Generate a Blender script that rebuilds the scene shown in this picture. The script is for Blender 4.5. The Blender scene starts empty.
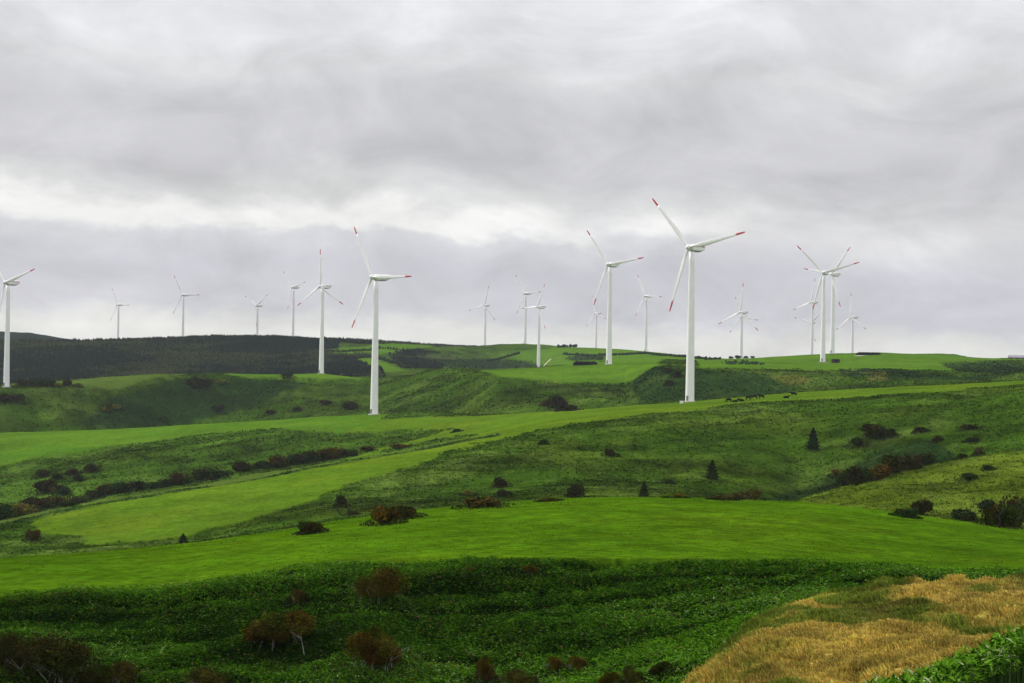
import bpy, math, random
import numpy as np
from mathutils import Vector, Matrix
rng = np.random.default_rng(7)
random.seed(7)
R = math.radians
SC = bpy.context.scene
COL = SC.collection

# ------------------------------------------------------------------ camera
F = 1991.0
CAMZ = 60.0
PITCH = math.atan(20.5 / F)
ROLL = R(0.9)
c_, s_ = math.cos(PITCH), math.sin(PITCH)
r0 = np.array([1.0, 0, 0]); u0 = np.array([0, -s_, c_]); FWD = np.array([0, c_, s_])
RT = r0 * math.cos(ROLL) + u0 * math.sin(ROLL)
UP = u0 * math.cos(ROLL) - r0 * math.sin(ROLL)
cam_d = bpy.data.cameras.new('camera'); cam = bpy.data.objects.new('camera', cam_d); COL.objects.link(cam)
cam_d.sensor_width = 36; cam_d.lens = F * 36 / 1024
cam_d.clip_start = 0.5; cam_d.clip_end = 60000
m = Matrix.Identity(4)
for i in range(3):
    m[i][0] = RT[i]; m[i][1] = UP[i]; m[i][2] = -FWD[i]
m[2][3] = CAMZ
cam.matrix_world = m
SC.camera = cam

def ray(px, py):
    return FWD + RT * (px - 512) / F + UP * (341.5 - py) / F
def at(px, py, Y):
    d = ray(px, py); t = Y / d[1]
    return np.array([d[0] * t, Y, CAMZ + d[2] * t])
def project(X, Y, Z):
    zc = Y * FWD[1] + (Z - CAMZ) * FWD[2]
    zc = np.maximum(zc, 0.01)
    xc = X * RT[0] + Y * RT[1] + (Z - CAMZ) * RT[2]
    yc = X * UP[0] + Y * UP[1] + (Z - CAMZ) * UP[2]
    return 512 + F * xc / zc, 341.5 - F * yc / zc

# ------------------------------------------------------------------ noise
def _h(ix, iy, seed):
    a = (ix.astype(np.int64) * 374761393 + iy.astype(np.int64) * 668265263 + seed * 974634777) & 0xFFFFFFFF
    a = ((a ^ (a >> 13)) * 1274126177) & 0xFFFFFFFF
    a = a ^ (a >> 16)
    return (a & 0xFFFF) / 32767.5 - 1.0
def vn(x, y, seed=0):
    ix = np.floor(x); iy = np.floor(y); fx = x - ix; fy = y - iy
    fx = fx * fx * (3 - 2 * fx); fy = fy * fy * (3 - 2 * fy)
    a = _h(ix, iy, seed); b = _h(ix + 1, iy, seed); c = _h(ix, iy + 1, seed); d = _h(ix + 1, iy + 1, seed)
    return (a * (1 - fx) + b * fx) * (1 - fy) + (c * (1 - fx) + d * fx) * fy
def fbm(x, y, wl, oct=4, seed=0, gain=.5):
    v = 0; amp = 1; tot = 0; ca, sa = .8, .6
    for o in range(oct):
        v = v + amp * vn(x / wl + 13.7 * o, y / wl - 7.1 * o, seed + o)
        tot += amp; amp *= gain; wl *= .5; x, y = ca * x - sa * y, sa * x + ca * y
    return v / tot
def sst(a, b, x):
    t = np.clip((x - a) / (b - a), 0, 1); return t * t * (3 - 2 * t)

# ------------------------------------------------------------------ terrain: ridges and valleys, near to far
# every knot line: (bearing column, height column, depth in m)
KN = [
 [(512, 800, 10)],
 [(0, 800, 45), (700, 765, 45), (800, 745, 45), (905, 718, 45), (960, 695, 45), (1024, 668, 45), (1200, 610, 45)],
 [(0, 790, 62), (700, 762, 62), (800, 748, 62), (905, 738, 62), (1024, 700, 62), (1200, 650, 62)],
 [(0, 765, 100), (560, 765, 100), (640, 725, 100), (690, 686, 100), (720, 660, 101), (740, 641, 102), (765, 621, 104), (790, 604, 106), (812, 594, 108), (830, 589, 110),
  (860, 585, 112), (900, 583, 112), (960, 581, 112), (1024, 579, 112), (1200, 572, 112)],
 [(0, 755, 128), (560, 750, 128), (700, 715, 128), (780, 660, 128), (860, 625, 128), (1024, 606, 128), (1200, 600, 128)],
 [(0, 700, 150), (300, 694, 150), (500, 684, 150), (700, 655, 150), (800, 622, 150), (900, 600, 150), (1024, 594, 150)],
 [(0, 596, 185), (100, 594, 185), (180, 590, 185), (200, 585, 185), (256, 577, 185), (300, 573, 185), (350, 567, 186), (440, 563, 186), (600, 560, 186), (700, 560, 186),
  (780, 563, 186), (860, 568, 186), (940, 571, 186), (1024, 572, 186)],
 [(-150, 566, 212), (0, 558.5, 215), (100, 551, 218), (200, 541.5, 222), (256, 533.5, 226), (341, 520, 232), (420, 509.5, 236), (480, 503.5, 240), (560, 498, 242),
  (620, 496.5, 242), (700, 498.5, 242), (800, 502.5, 240), (860, 508.5, 238), (950, 520, 236), (1024, 530, 234), (1200, 552, 230)],
 [(0, 600, 320), (341, 575, 330), (700, 545, 340), (1024, 560, 340)],
 [(0, 575, 430), (200, 560, 430), (341, 540, 430), (560, 518, 435), (700, 514, 440), (770, 510, 445), (800, 499.5, 450), (850, 488, 455), (900, 475.5, 460), (960, 462, 465),
  (1024, 450, 470), (1200, 425, 480)],
 [(0, 542, 540), (100, 533, 540), (200, 520, 540), (341, 499, 545), (560, 485, 550), (700, 489, 550), (770, 499, 550), (800, 506, 545), (850, 497, 540), (900, 486, 540),
  (960, 474, 540), (1024, 464, 540), (1200, 440, 540)],
 [(-150, 540, 590), (0, 523, 600), (60, 510, 610), (100, 500, 620), (180, 486, 640), (256, 474, 660), (341, 460, 680), (420, 446, 700), (500, 431, 710), (560, 421, 715),
  (640, 413, 720), (700, 410, 720), (760, 405, 720), (850, 402, 715), (950, 397, 710), (1024, 392, 700), (1200, 384, 700)],
 [(-150, 552, 690), (0, 536, 700), (100, 511, 720), (200, 490, 740), (341, 463, 770), (420, 448, 790), (500, 430.5, 800), (560, 416, 805), (640, 409.5, 800), (700, 406, 800),
  (850, 397, 780), (1024, 386, 770), (1200, 378, 770)],
 [(-150, 438, 1150), (0, 433, 1140), (100, 430, 1120), (200, 424, 1090), (300, 418, 1050), (375, 414.5, 1026), (480, 415, 985), (560, 411, 940), (640, 405, 905), (690, 402, 897),
  (740, 398, 885), (800, 392.5, 870), (900, 386.5, 850), (1024, 380, 830), (1200, 372, 830)],
 [(-150, 450, 1220), (0, 445, 1210), (200, 436, 1240), (375, 427, 1240), (500, 427, 1080), (640, 417, 1030), (740, 411, 1000), (900, 399, 970), (1024, 392, 960)],
 [(-150, 392, 1310), (0, 388.5, 1325), (60, 386, 1340), (100, 381, 1400), (150, 376.5, 1460), (200, 373, 1520), (250, 374, 1560), (300, 374, 1590), (321, 373.5, 1612), (375, 379.5, 1560),
  (410, 377, 1500), (430, 372, 1480), (460, 370, 1440), (500, 376, 1270), (560, 381, 1250), (625, 382, 1250), (640, 376, 1230), (655, 367, 1220), (700, 367, 1200),
  (760, 369, 1200), (800, 371, 1180), (850, 373, 1160), (900, 373, 1150), (960, 375, 1140), (1024, 376, 1130)],
 [(-150, 396, 1560), (0, 386, 1560), (60, 382, 1560), (100, 378, 1590), (150, 375.5, 1600), (250, 378, 1720), (340, 382, 1720), (400, 380.5, 1700), (450, 371.5, 1620), (500, 370.5, 1420), (560, 366.5, 1392),
  (610, 364.5, 1376), (655, 364, 1350), (700, 366, 1350), (760, 365, 1380), (823, 361.5, 1570), (860, 360, 1560), (950, 364, 1500), (1024, 366, 1450)],
 [(-150, 380, 1950), (0, 380, 1950), (200, 380, 1950), (300, 377, 1950), (370, 368, 1950), (400, 371, 1900), (450, 369, 1900), (500, 369.5, 1900), (540, 368.5, 1900), (600, 362, 1800), (646, 360, 1750),
  (700, 361.5, 1600), (741, 359.5, 1650), (812, 354.8, 1740), (833, 353.6, 1745), (880, 352.6, 1750), (920, 354.3, 1750), (980, 358.6, 1750), (1024, 358.8, 1750)],
 [(-150, 358, 2280), (0, 357, 2280), (200, 353, 2280), (300, 352, 2280), (370, 357, 2270), (450, 360, 2280), (500, 366.5, 2330), (539, 366.6, 2337), (600, 355, 2300), (646, 353.5, 2200),
  (700, 358.5, 1950), (741, 358.6, 1850), (812, 355.5, 1880), (833, 354.5, 1880), (880, 353.6, 1890), (920, 355.3, 1900), (1024, 359.8, 1900)],
 [(-150, 342, 2540), (0, 341, 2550), (60, 341.5, 2550), (150, 340.5, 2550), (220, 337, 2550), (300, 338, 2550), (375, 341.5, 2580), (430, 345, 2600), (480, 346.5, 2620), (500, 343.5, 2640),
  (523, 343.5, 2650), (560, 346.5, 2600), (620, 349.2, 2500), (660, 352.5, 2450), (690, 356, 2320), (741, 377, 2000), (800, 372, 2060), (880, 372, 2150), (1024, 378, 2150)],
 [(-150, 348, 2800), (0, 347, 2800), (293, 344, 2760), (485, 352, 2850), (560, 354, 2850), (700, 367, 2700), (1024, 372, 2700)],
 [(-150, 331, 4300), (0, 331.5, 4300), (30, 333, 4300), (75, 340, 4300), (300, 347, 4300), (700, 364, 4300), (1024, 370, 4300)],
 [(0, 358, 9000), (512, 366, 9000), (1024, 374, 9000)],
]
KT = []
for line in KN:
    P = [at(*k) for k in line]
    KT.append((np.array([p[0] / p[1] for p in P]), np.array([math.log(p[1]) for p in P]), np.array([(p[2] - CAMZ) / p[1] for p in P])))

def base_height(X, Y):
    Yc = np.maximum(Y, 10.0)
    s = X / Yc; t = np.log(Yc)
    K = len(KT)
    T = np.empty((K, X.size)); Q = np.empty((K, X.size))
    for k, (ss, tt, qq) in enumerate(KT):
        T[k] = np.interp(s, ss, tt); Q[k] = np.interp(s, ss, qq)
    dT = np.diff(T, axis=0); D = np.diff(Q, axis=0) / dT
    M = np.zeros_like(Q)
    a, b = D[:-1], D[1:]
    w1 = 2 * dT[1:] + dT[:-1]; w2 = dT[1:] + 2 * dT[:-1]
    ok = a * b > 0
    with np.errstate(all='ignore'):
        M[1:-1] = np.where(ok, (w1 + w2) / (w1 / np.where(ok, a, 1) + w2 / np.where(ok, b, 1)), 0)
    idx = np.clip((T <= t).sum(axis=0) - 1, 0, K - 2)
    j = np.arange(X.size)
    h = dT[idx, j]; u = np.clip((t - T[idx, j]) / h, 0, 1)
    q = ((1 + 2 * u) * (1 - u) ** 2 * Q[idx, j] + u * (1 - u) ** 2 * h * M[idx, j] + u * u * (3 - 2 * u) * Q[idx + 1, j] + u * u * (u - 1) * h * M[idx + 1, j])
    z = CAMZ + q * Yc
    zn = CAMZ - 1.7
    w = sst(-20, 10, Y)
    return zn * (1 - w) + z * w

# ------------------------------------------------------------------ land cover
GROVES = [[(323, 356), (345, 351), (372, 356), (352, 360), (378, 367), (386, 376), (323, 376)], [(388, 352), (412, 349), (438, 352), (470, 360), (440, 368), (405, 369), (390, 358)]]
def inpoly(px, py, poly):
    r = np.zeros(px.shape, bool); n = len(poly)
    for i in range(n):
        x1, y1 = poly[i]; x2, y2 = poly[(i + 1) % n]
        if y1 == y2: continue
        c = ((y1 > py) != (y2 > py)) & (px < (x2 - x1) * (py - y1) / (y2 - y1) + x1)
        r ^= c
    return r
# name, depth range, polygon
MOWN, YEL, ROUGH, SAGE, GOLD, SASA, DARK, BRIGHT, FOREST, TRACK, STRAW = range(11)
PAL = np.array([
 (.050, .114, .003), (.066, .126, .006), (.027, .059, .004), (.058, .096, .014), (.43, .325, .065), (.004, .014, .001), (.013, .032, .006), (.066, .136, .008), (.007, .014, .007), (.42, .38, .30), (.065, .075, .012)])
PATCH = [
 (ROUGH, 470, 471, [(0, 0), (1, 0), (0, 1)]),
 (YEL, 470, 770, [(28, 529), (37, 520), (100, 506), (167, 492), (233, 480), (341, 461), (420, 445), (500, 429), (560, 416), (600, 405), (700, 400), (640, 415.5), (574, 423), (527, 433), (474, 447), (408, 467), (341, 488), (283, 512), (233, 526), (133, 539), (97, 543), (60, 536)]),
 (YEL, 715, 960, [(375, 410), (560, 405), (690, 395), (800, 385), (1024, 370), (1300, 360), (1300, 375), (1024, 386), (882, 396.5), (815, 399), (749, 403), (700, 410), (640, 415), (574, 423), (560, 424), (501, 433), (440, 440), (341, 460), (458, 427), (391, 430), (341, 433), (330, 420)]),
 (BRIGHT, 780, 1175, [(-200, 420), (341, 405), (400, 408), (375, 425), (341, 433), (266, 430), (200, 435), (133, 443), (67, 453), (0, 466), (-200, 490)]),
 (BRIGHT, 1225, 1700, [(470, 369), (540, 364), (600, 355), (660, 355), (662, 364), (650, 368), (640, 377), (625, 382.5), (560, 381.5), (500, 376)]),
 (BRIGHT, 1650, 2640, [(486, 358), (520, 351), (560, 346), (640, 349), (700, 354), (740, 360), (720, 365), (655, 365), (600, 366), (545, 366), (530, 362), (505, 358.5)]),
 (BRIGHT, 1100, 1900, [(690, 360), (741, 357), (812, 352), (880, 350), (980, 357), (1200, 362), (1200, 364), (1024, 361), (985, 361), (940, 362), (961, 373), (926, 371), (887, 369.5), (829, 371), (767, 369), (700, 368)]),
 (BRIGHT, 1850, 2560, [(323, 350), (369, 345), (381, 343), (422, 344), (437, 347), (409, 350), (387, 353), (375, 355), (337, 354)]),
 (BRIGHT, 1650, 2400, [(353, 360), (369, 357), (383, 362), (409, 372), (384, 373), (378, 367), (362, 365)]),
 (BRIGHT, 1500, 1640, [(205, 370), (255, 371), (321, 370), (378, 375), (375, 379.5), (321, 377.5), (280, 376), (245, 376.5)]),
 (SAGE, 1300, 1640, [(60, 374), (165, 370), (200, 371), (150, 382), (110, 391), (70, 392), (40, 380)]),
 (DARK, 1950, 2640, [(440, 363), (480, 357.5), (530, 362), (548, 366), (535, 368.5), (455, 369)]),
 (DARK, 1500, 2400, [(555, 357), (575, 354.5), (605, 355.5), (603, 361.5), (572, 360.5)]),
 (DARK, 1100, 1400, [(866, 370), (890, 369), (926, 372.5), (962, 376), (1010, 375), (960, 383), (866, 384)]),
 (DARK, 1100, 1900, [(940, 362), (985, 361.5), (1024, 363), (1200, 366), (1200, 372), (1024, 374), (1010, 376), (965, 374)]),
 (DARK, 1000, 1160, [(838, 371), (850, 369.5), (871, 371), (866, 376), (850, 377)]),
 (DARK, 1030, 1240, [(640, 370), (655, 367), (700, 369), (760, 374), (800, 383), (790, 390), (700, 400), (640, 402), (630, 384)]),
 (DARK, 480, 700, [(760, 501), (800, 497), (850, 486), (905, 474), (962, 459), (935, 441), (880, 446), (845, 466), (800, 484)]),
 (STRAW, 980, 1180, [(866, 372), (886, 371), (888, 381), (868, 382)]),
 (STRAW, 980, 1180, [(770, 378), (786, 374.5), (806, 376), (812, 381), (790, 384)]),
 (DARK, 1200, 1520, [(75, 431), (110, 403), (150, 388), (190, 377), (290, 379), (320, 384), (240, 396), (190, 410), (150, 424)]),  # paints the shade in the gully of the left hill
]
def cover(X, Y):
    """dominant cover class per point, plus noise-broken borders"""
    z = base_height(X, Y)
    px, py = project(X, Y, z)
    jx = fbm(X, Y, 9, 3, 50) ; jy = fbm(X, Y, 9, 3, 60)
    k = np.clip(Y / 900, .15, 1.4); js = fbm(X, Y, 1.6, 2, 65)
    qx = px + jx * 3.0 / k ** .5 + js * 2; qy = py + jy * 1.3 + js * .7
    cls = np.full(X.shape, ROUGH)
    cls[Y < 58] = SASA
    g = (Y >= 58) & (Y < 126)
    cls[g] = GOLD
    cls[(Y >= 126) & (Y < 187)] = SASA
    wid = fbm(X, Y, 5, 3, 31)
    cls[g & (px < 690 + wid * 26) & (Y > 100) & (py > 700)] = SASA
    e6 = np.interp(px, [k[0] for k in KN[6]], [k[1] for k in KN[6]])
    cls[(Y >= 160) & (Y < 262) & (py + wid * .8 < e6)] = MOWN
    cls[(Y >= 187) & (Y < 262)] = MOWN
    qy = qy + np.where((Y > 470) & (Y < 730) & (px < 480), fbm(X, Y, 22, 4, 67) * 6.5, 0)
    for c, y0, y1, poly in PATCH:
        b = (Y > y0) & (Y < y1)
        if not b.any(): continue
        ii = np.nonzero(b)[0]
        r = inpoly(qx[ii], qy[ii], poly)
        cls[ii[r]] = c
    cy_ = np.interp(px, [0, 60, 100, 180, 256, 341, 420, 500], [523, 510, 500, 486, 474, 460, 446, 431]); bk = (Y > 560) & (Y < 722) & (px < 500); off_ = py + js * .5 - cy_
    cls[bk & (off_ < 2.6)] = SAGE; cls[bk & (off_ >= 2.6) & (off_ < 4.6)] = DARK  # lit bank top and ditch shade painted as a light and a dark strip
    fr = (Y > 1650) & (Y < 2760) & (cls == ROUGH) & ((px < 335 + 12 * jx) | ((px < 485) & (Y > 2490 + np.clip(px - 400, 0, 100) * 1.3)))
    for gp in GROVES: fr |= (cls == ROUGH) & (Y > 1650) & (Y < 2450) & inpoly(qx, qy, gp)
    cls[fr] = FOREST
    cls[(Y > 2760) & (px < 300)] = FOREST
    return cls, px, py, z

def relief(X, Y, cls):
    near = sst(60, 130, Y)
    r = np.zeros_like(X)
    smooth = np.isin(cls, (MOWN, YEL, BRIGHT))
    big = sst(1150, 1400, Y) * (1 - sst(2200, 2500, Y))
    r += (fbm(X, Y, 150, 3, 5) * 3.5 - np.abs(fbm(X + .5 * Y, Y, 90, 3, 7)) * 4.5) * big * np.where(smooth, .25, 1)
    # spur and gully on the shaded hill, left
    a = (at(170, 376, 1490)[:2], at(45, 433, 1165)[:2]); dx = a[1] - a[0]; Ls = np.hypot(*dx); dx = dx / Ls
    tt = (X - a[0][0]) * dx[0] + (Y - a[0][1]) * dx[1]; dd = (X - a[0][0]) * dx[1] - (Y - a[0][1]) * dx[0] + 10 * np.sin(tt / 60)
    fade = sst(-20, 60, tt) * (1 - sst(Ls - 60, Ls + 40, tt))
    r += fade * (3.5 * np.exp(-(dd / 26) ** 2) - 11.0 * np.exp(-((dd + 55) / 34) ** 2))
    mid = sst(280, 420, Y)
    r += fbm(X, Y, 46, 4, 9) * 2.0 * mid * np.where(smooth, .35, 1.0)
    r += np.abs(fbm(X + 9, Y, 17, 3, 15)) * -.9 * mid * np.where(smooth, .12, 1.0)
    r += fbm(X, Y, 3.4, 3, 19) * .42 * mid * np.where(smooth, .12, 1.0)
    sas = (cls == SASA) & (Y > 100)
    r += np.where(sas, fbm(X, Y, 14, 3, 23) * .9 + np.minimum(fbm(X, Y * 2.2, 8, 2, 27), .1) * 1.3 - .7 * np.exp(-((Y - 176.5 - 2.5 * fbm(X, Y * 0, 20, 2, 29)) / 1.1) ** 2) - .8 * np.exp(-((Y - 168 - .05 * X - 4 * fbm(X, Y * 0, 24, 3, 39)) / 1.2) ** 2), 0)
    g = cls == GOLD
    r += np.where(g, fbm(X, Y, 6, 4, 33) * 1.15 + np.abs(fbm(X, Y, 1.9, 3, 37)) * .6 - .75, 0)
    r += np.where(cls == MOWN, fbm(X, Y, 30, 2, 35) * .12, 0)
    return r

def height(X, Y):
    X = np.atleast_1d(np.asarray(X, float)); Y = np.atleast_1d(np.asarray(Y, float))
    out = np.empty_like(X)
    for i in range(0, X.size, 150000):
        sl = slice(i, i + 150000)
        cls, px, py, z = cover(X[sl], Y[sl])
        out[sl] = z + relief(X[sl], Y[sl], cls)
    return out

def colour(X, Y, cls, px, py):
    """vegetation albedo; a few cover patches carry painted light and shade"""
    c = PAL[cls].copy()
    n1 = fbm(X * .6, Y, 60, 4, 71); n2 = fbm(X * .6, Y, 14, 4, 75); n3 = fbm(X * .45, Y, 2.6, 3, 79)
    rough = np.isin(cls, (ROUGH, DARK))
    sage = sst(.06, .40, .55 * fbm(X, Y, 40, 3, 83) + .6 * fbm(X * .7, Y, 9, 4, 84) + .3 * n3)[:, None] * np.where(cls == ROUGH, .85, np.where(rough, .3, 0))[:, None]
    c = c * (1 - sage) + PAL[SAGE] * sage
    dry = sst(.15, .5, fbm(X + 300, Y, 40, 4, 87))[:, None] * np.where(cls == ROUGH, .5, 0)[:, None]
    c = c * (1 - dry) + np.array((.046, .072, .006)) * dry
    spurR = ((Y > 350) & (Y < 500) & (px > 760) & (cls == ROUGH)).astype(float)[:, None] * .45
    c = c * (1 - spurR) + np.array((.085, .115, .008)) * spurR
    lf = ((Y > 700) & (Y < 1130) & (px < 520) & (cls == ROUGH)) * (.35 + .35 * sst(-.3, .4, fbm(X * .5, Y, 45, 3, 121)))[:].astype(float)
    lf = lf[:, None]; c = c * (1 - lf) + np.array((.048, .098, .010)) * lf
    amp = np.choose(cls, [.18, .30, .80, .3, .3, .35, .5, .26, .5, .1, .3])
    v = 1 + amp * (n1 * .6 + n2 * 1.0 + n3 * .9)
    # mown fields: swath lines and yellowish wear
    mw = cls == MOWN
    sw = np.sin((Y - .12 * X + 3 * fbm(X, Y, 40, 2, 91)) * 2 * np.pi / 3.2) * .07 + fbm(X * .4, Y * 1.5, 1.6, 3, 93) * .38 + fbm(X * .3, Y, 18, 3, 94) * .25
    v = np.where(mw, v + sw, v)
    yl = sst(.0, .6, fbm(X * .4, Y * 1.4, 11, 4, 95))[:, None] * np.where(mw, .42, 0)[:, None]
    c = c * (1 - yl) + np.array((.078, .130, .004)) * yl
    ye = (cls == YEL) | (cls == BRIGHT)
    yl = sst(-.1, .5, fbm(X, Y * 1.3, 26, 4, 97))[:, None] * np.where(ye, .5, 0)[:, None]
    c = c * (1 - yl) + np.where((cls == YEL)[:, None], np.array((.105, .150, .008)), np.array((.040, .115, .006))) * yl
    # knoll: green hollows between the dead grass
    g = cls == GOLD
    gm = sst(.0, .35, fbm(X + 40, Y, 6, 5, 101, .6) + sst(80, 10, np.hypot((px - 872) / 1.1, (py - 599) * 2.6)) * .6 - .02 + .3 * n3 + .25 * sst(900, 760, px))[:, None] * np.where(g, .8, 0)[:, None]
    c = c * (1 - gm) + np.array((.040, .115, .006)) * gm
    gr_ = sst(.0, .4, fbm(X, Y, 9, 4, 107))[:, None] * np.where(g, .4, 0)[:, None]; c = c * (1 - gr_) + np.array((.25, .165, .055)) * gr_ * 1.0
    # forest clearings
    f = cls == FOREST
    fm = clearing(X, Y)[:, None] * f[:, None]
    c = c * (1 - fm) + np.array((.035, .055, .014)) * fm
    return np.clip(c * np.clip(v, .3, 1.8)[:, None], 0, 1)
def clearing(X, Y):
    return sst(.02, .22, fbm(X * .7, Y, 170, 4, 111))

# ------------------------------------------------------------------ mesh from arrays
def np_mesh(name, V, faces, cols=None, smooth=False, attr='Col'):
    """faces: (M,3) or (M,4) int array, or list of such arrays"""
    me = bpy.data.meshes.new(name)
    if not isinstance(faces, (list, tuple)): faces = [faces]
    faces = [f for f in faces if len(f)]
    me.vertices.add(len(V)); me.vertices.foreach_set('co', np.ascontiguousarray(V, np.float32).ravel())
    li = np.concatenate([f.ravel() for f in faces]).astype(np.int32)
    tot = np.concatenate([np.full(len(f), f.shape[1]) for f in faces]).astype(np.int32)
    st = np.concatenate([[0], np.cumsum(tot)[:-1]]).astype(np.int32)
    me.loops.add(len(li)); me.loops.foreach_set('vertex_index', li)
    me.polygons.add(len(tot)); me.polygons.foreach_set('loop_start', st); me.polygons.foreach_set('loop_total', tot)
    me.polygons.foreach_set('use_smooth', np.full(len(tot), smooth))
    me.update(calc_edges=True)
    if cols is not None:
        a = me.color_attributes.new(attr, 'FLOAT_COLOR', 'POINT')
        cc = np.ones((len(V), 4), np.float32); cc[:, :3] = cols
        a.data.foreach_set('color', cc.ravel())
    return me

# ------------------------------------------------------------------ materials
def new_mat(name):
    mt = bpy.data.materials.new(name); mt.use_nodes = True
    nt = mt.node_tree; b = nt.nodes['Principled BSDF']
    return mt, nt, b
def N(nt, t, **kw):
    n = nt.nodes.new(t)
    for k, v in kw.items(): setattr(n, k, v)
    return n
def mat_ground():
    mt, nt, b = new_mat('ground_cover'); L = nt.links.new
    at_ = N(nt, 'ShaderNodeAttribute', attribute_name='Col')
    tc = N(nt, 'ShaderNodeTexCoord')
    n1 = N(nt, 'ShaderNodeTexNoise'); n1.inputs['Scale'].default_value = 1.4; n1.inputs['Detail'].default_value = 6; n1.inputs['Roughness'].default_value = .65
    n2 = N(nt, 'ShaderNodeTexNoise'); n2.inputs['Scale'].default_value = .35; n2.inputs['Detail'].default_value = 4
    mp = N(nt, 'ShaderNodeMapping'); mp.inputs['Scale'].default_value = (.5, 1, 1); L(tc.outputs['Object'], mp.inputs[0]); L(mp.outputs[0], n1.inputs['Vector']); L(mp.outputs[0], n2.inputs['Vector'])
    mr = N(nt, 'ShaderNodeMapRange'); mr.inputs[1].default_value = .3; mr.inputs[2].default_value = .7; mr.inputs[3].default_value = .55; mr.inputs[4].default_value = 1.45
    mr2 = N(nt, 'ShaderNodeMapRange'); mr2.inputs[1].default_value = .3; mr2.inputs[2].default_value = .7; mr2.inputs[3].default_value = .82; mr2.inputs[4].default_value = 1.18
    L(n1.outputs[0], mr.inputs[0]); L(n2.outputs[0], mr2.inputs[0])
    mu = N(nt, 'ShaderNodeMath', operation='MULTIPLY'); L(mr.outputs[0], mu.inputs[0]); L(mr2.outputs[0], mu.inputs[1])
    vm = N(nt, 'ShaderNodeVectorMath', operation='SCALE'); L(at_.outputs['Color'], vm.inputs[0]); L(mu.outputs[0], vm.inputs['Scale'])
    L(vm.outputs[0], b.inputs['Base Color'])
    bp = N(nt, 'ShaderNodeBump'); bp.inputs['Strength'].default_value = .55; bp.inputs['Distance'].default_value = .35
    L(n1.outputs[0], bp.inputs['Height']); L(bp.outputs[0], b.inputs['Normal'])
    b.inputs['Roughness'].default_value = .95; b.inputs['Specular IOR Level'].default_value = 0.0
    return mt
def mat_leaf(name, tint=(1, 1, 1), rough=.6, spec=.3):
    mt, nt, b = new_mat(name); L = nt.links.new
    at_ = N(nt, 'ShaderNodeAttribute', attribute_name='Col')
    tc = N(nt, 'ShaderNodeTexCoord'); n1 = N(nt, 'ShaderNodeTexNoise'); n1.inputs['Scale'].default_value = 2.5; n1.inputs['Detail'].default_value = 3
    L(tc.outputs['Object'], n1.inputs['Vector'])
    mr = N(nt, 'ShaderNodeMapRange'); mr.inputs[1].default_value = .3; mr.inputs[2].default_value = .7; mr.inputs[3].default_value = .75; mr.inputs[4].default_value = 1.25
    L(n1.outputs[0], mr.inputs[0])
    mx = N(nt, 'ShaderNodeVectorMath', operation='MULTIPLY'); mx.inputs[1].default_value = tint; L(at_.outputs['Color'], mx.inputs[0])
    vm = N(nt, 'ShaderNodeVectorMath', operation='SCALE'); L(mx.outputs[0], vm.inputs[0]); L(mr.outputs[0], vm.inputs['Scale'])
    L(vm.outputs[0], b.inputs['Base Color'])
    b.inputs['Roughness'].default_value = rough; b.inputs['Specular IOR Level'].default_value = spec
    return mt
def mat_plain(name, col, rough=.5, noise=.1, scale=2.0, bump=0, metal=0):
    mt, nt, b = new_mat(name); L = nt.links.new
    tc = N(nt, 'ShaderNodeTexCoord'); n1 = N(nt, 'ShaderNodeTexNoise'); n1.inputs['Scale'].default_value = scale; n1.inputs['Detail'].default_value = 5
    L(tc.outputs['Object'], n1.inputs['Vector'])
    mr = N(nt, 'ShaderNodeMapRange'); mr.inputs[1].default_value = .25; mr.inputs[2].default_value = .75; mr.inputs[3].default_value = 1 - noise; mr.inputs[4].default_value = 1 + noise * .6
    L(n1.outputs[0], mr.inputs[0])
    vm = N(nt, 'ShaderNodeVectorMath', operation='SCALE'); vm.inputs[0].default_value = col; L(mr.outputs[0], vm.inputs['Scale'])
    L(vm.outputs[0], b.inputs['Base Color']); b.inputs['Roughness'].default_value = rough; b.inputs['Metallic'].default_value = metal
    if max(col) < .1: b.inputs['Specular IOR Level'].default_value = 0
    if bump:
        bp = N(nt, 'ShaderNodeBump'); bp.inputs['Distance'].default_value = bump; L(n1.outputs[0], bp.inputs['Height']); L(bp.outputs[0], b.inputs['Normal'])
    return mt
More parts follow.
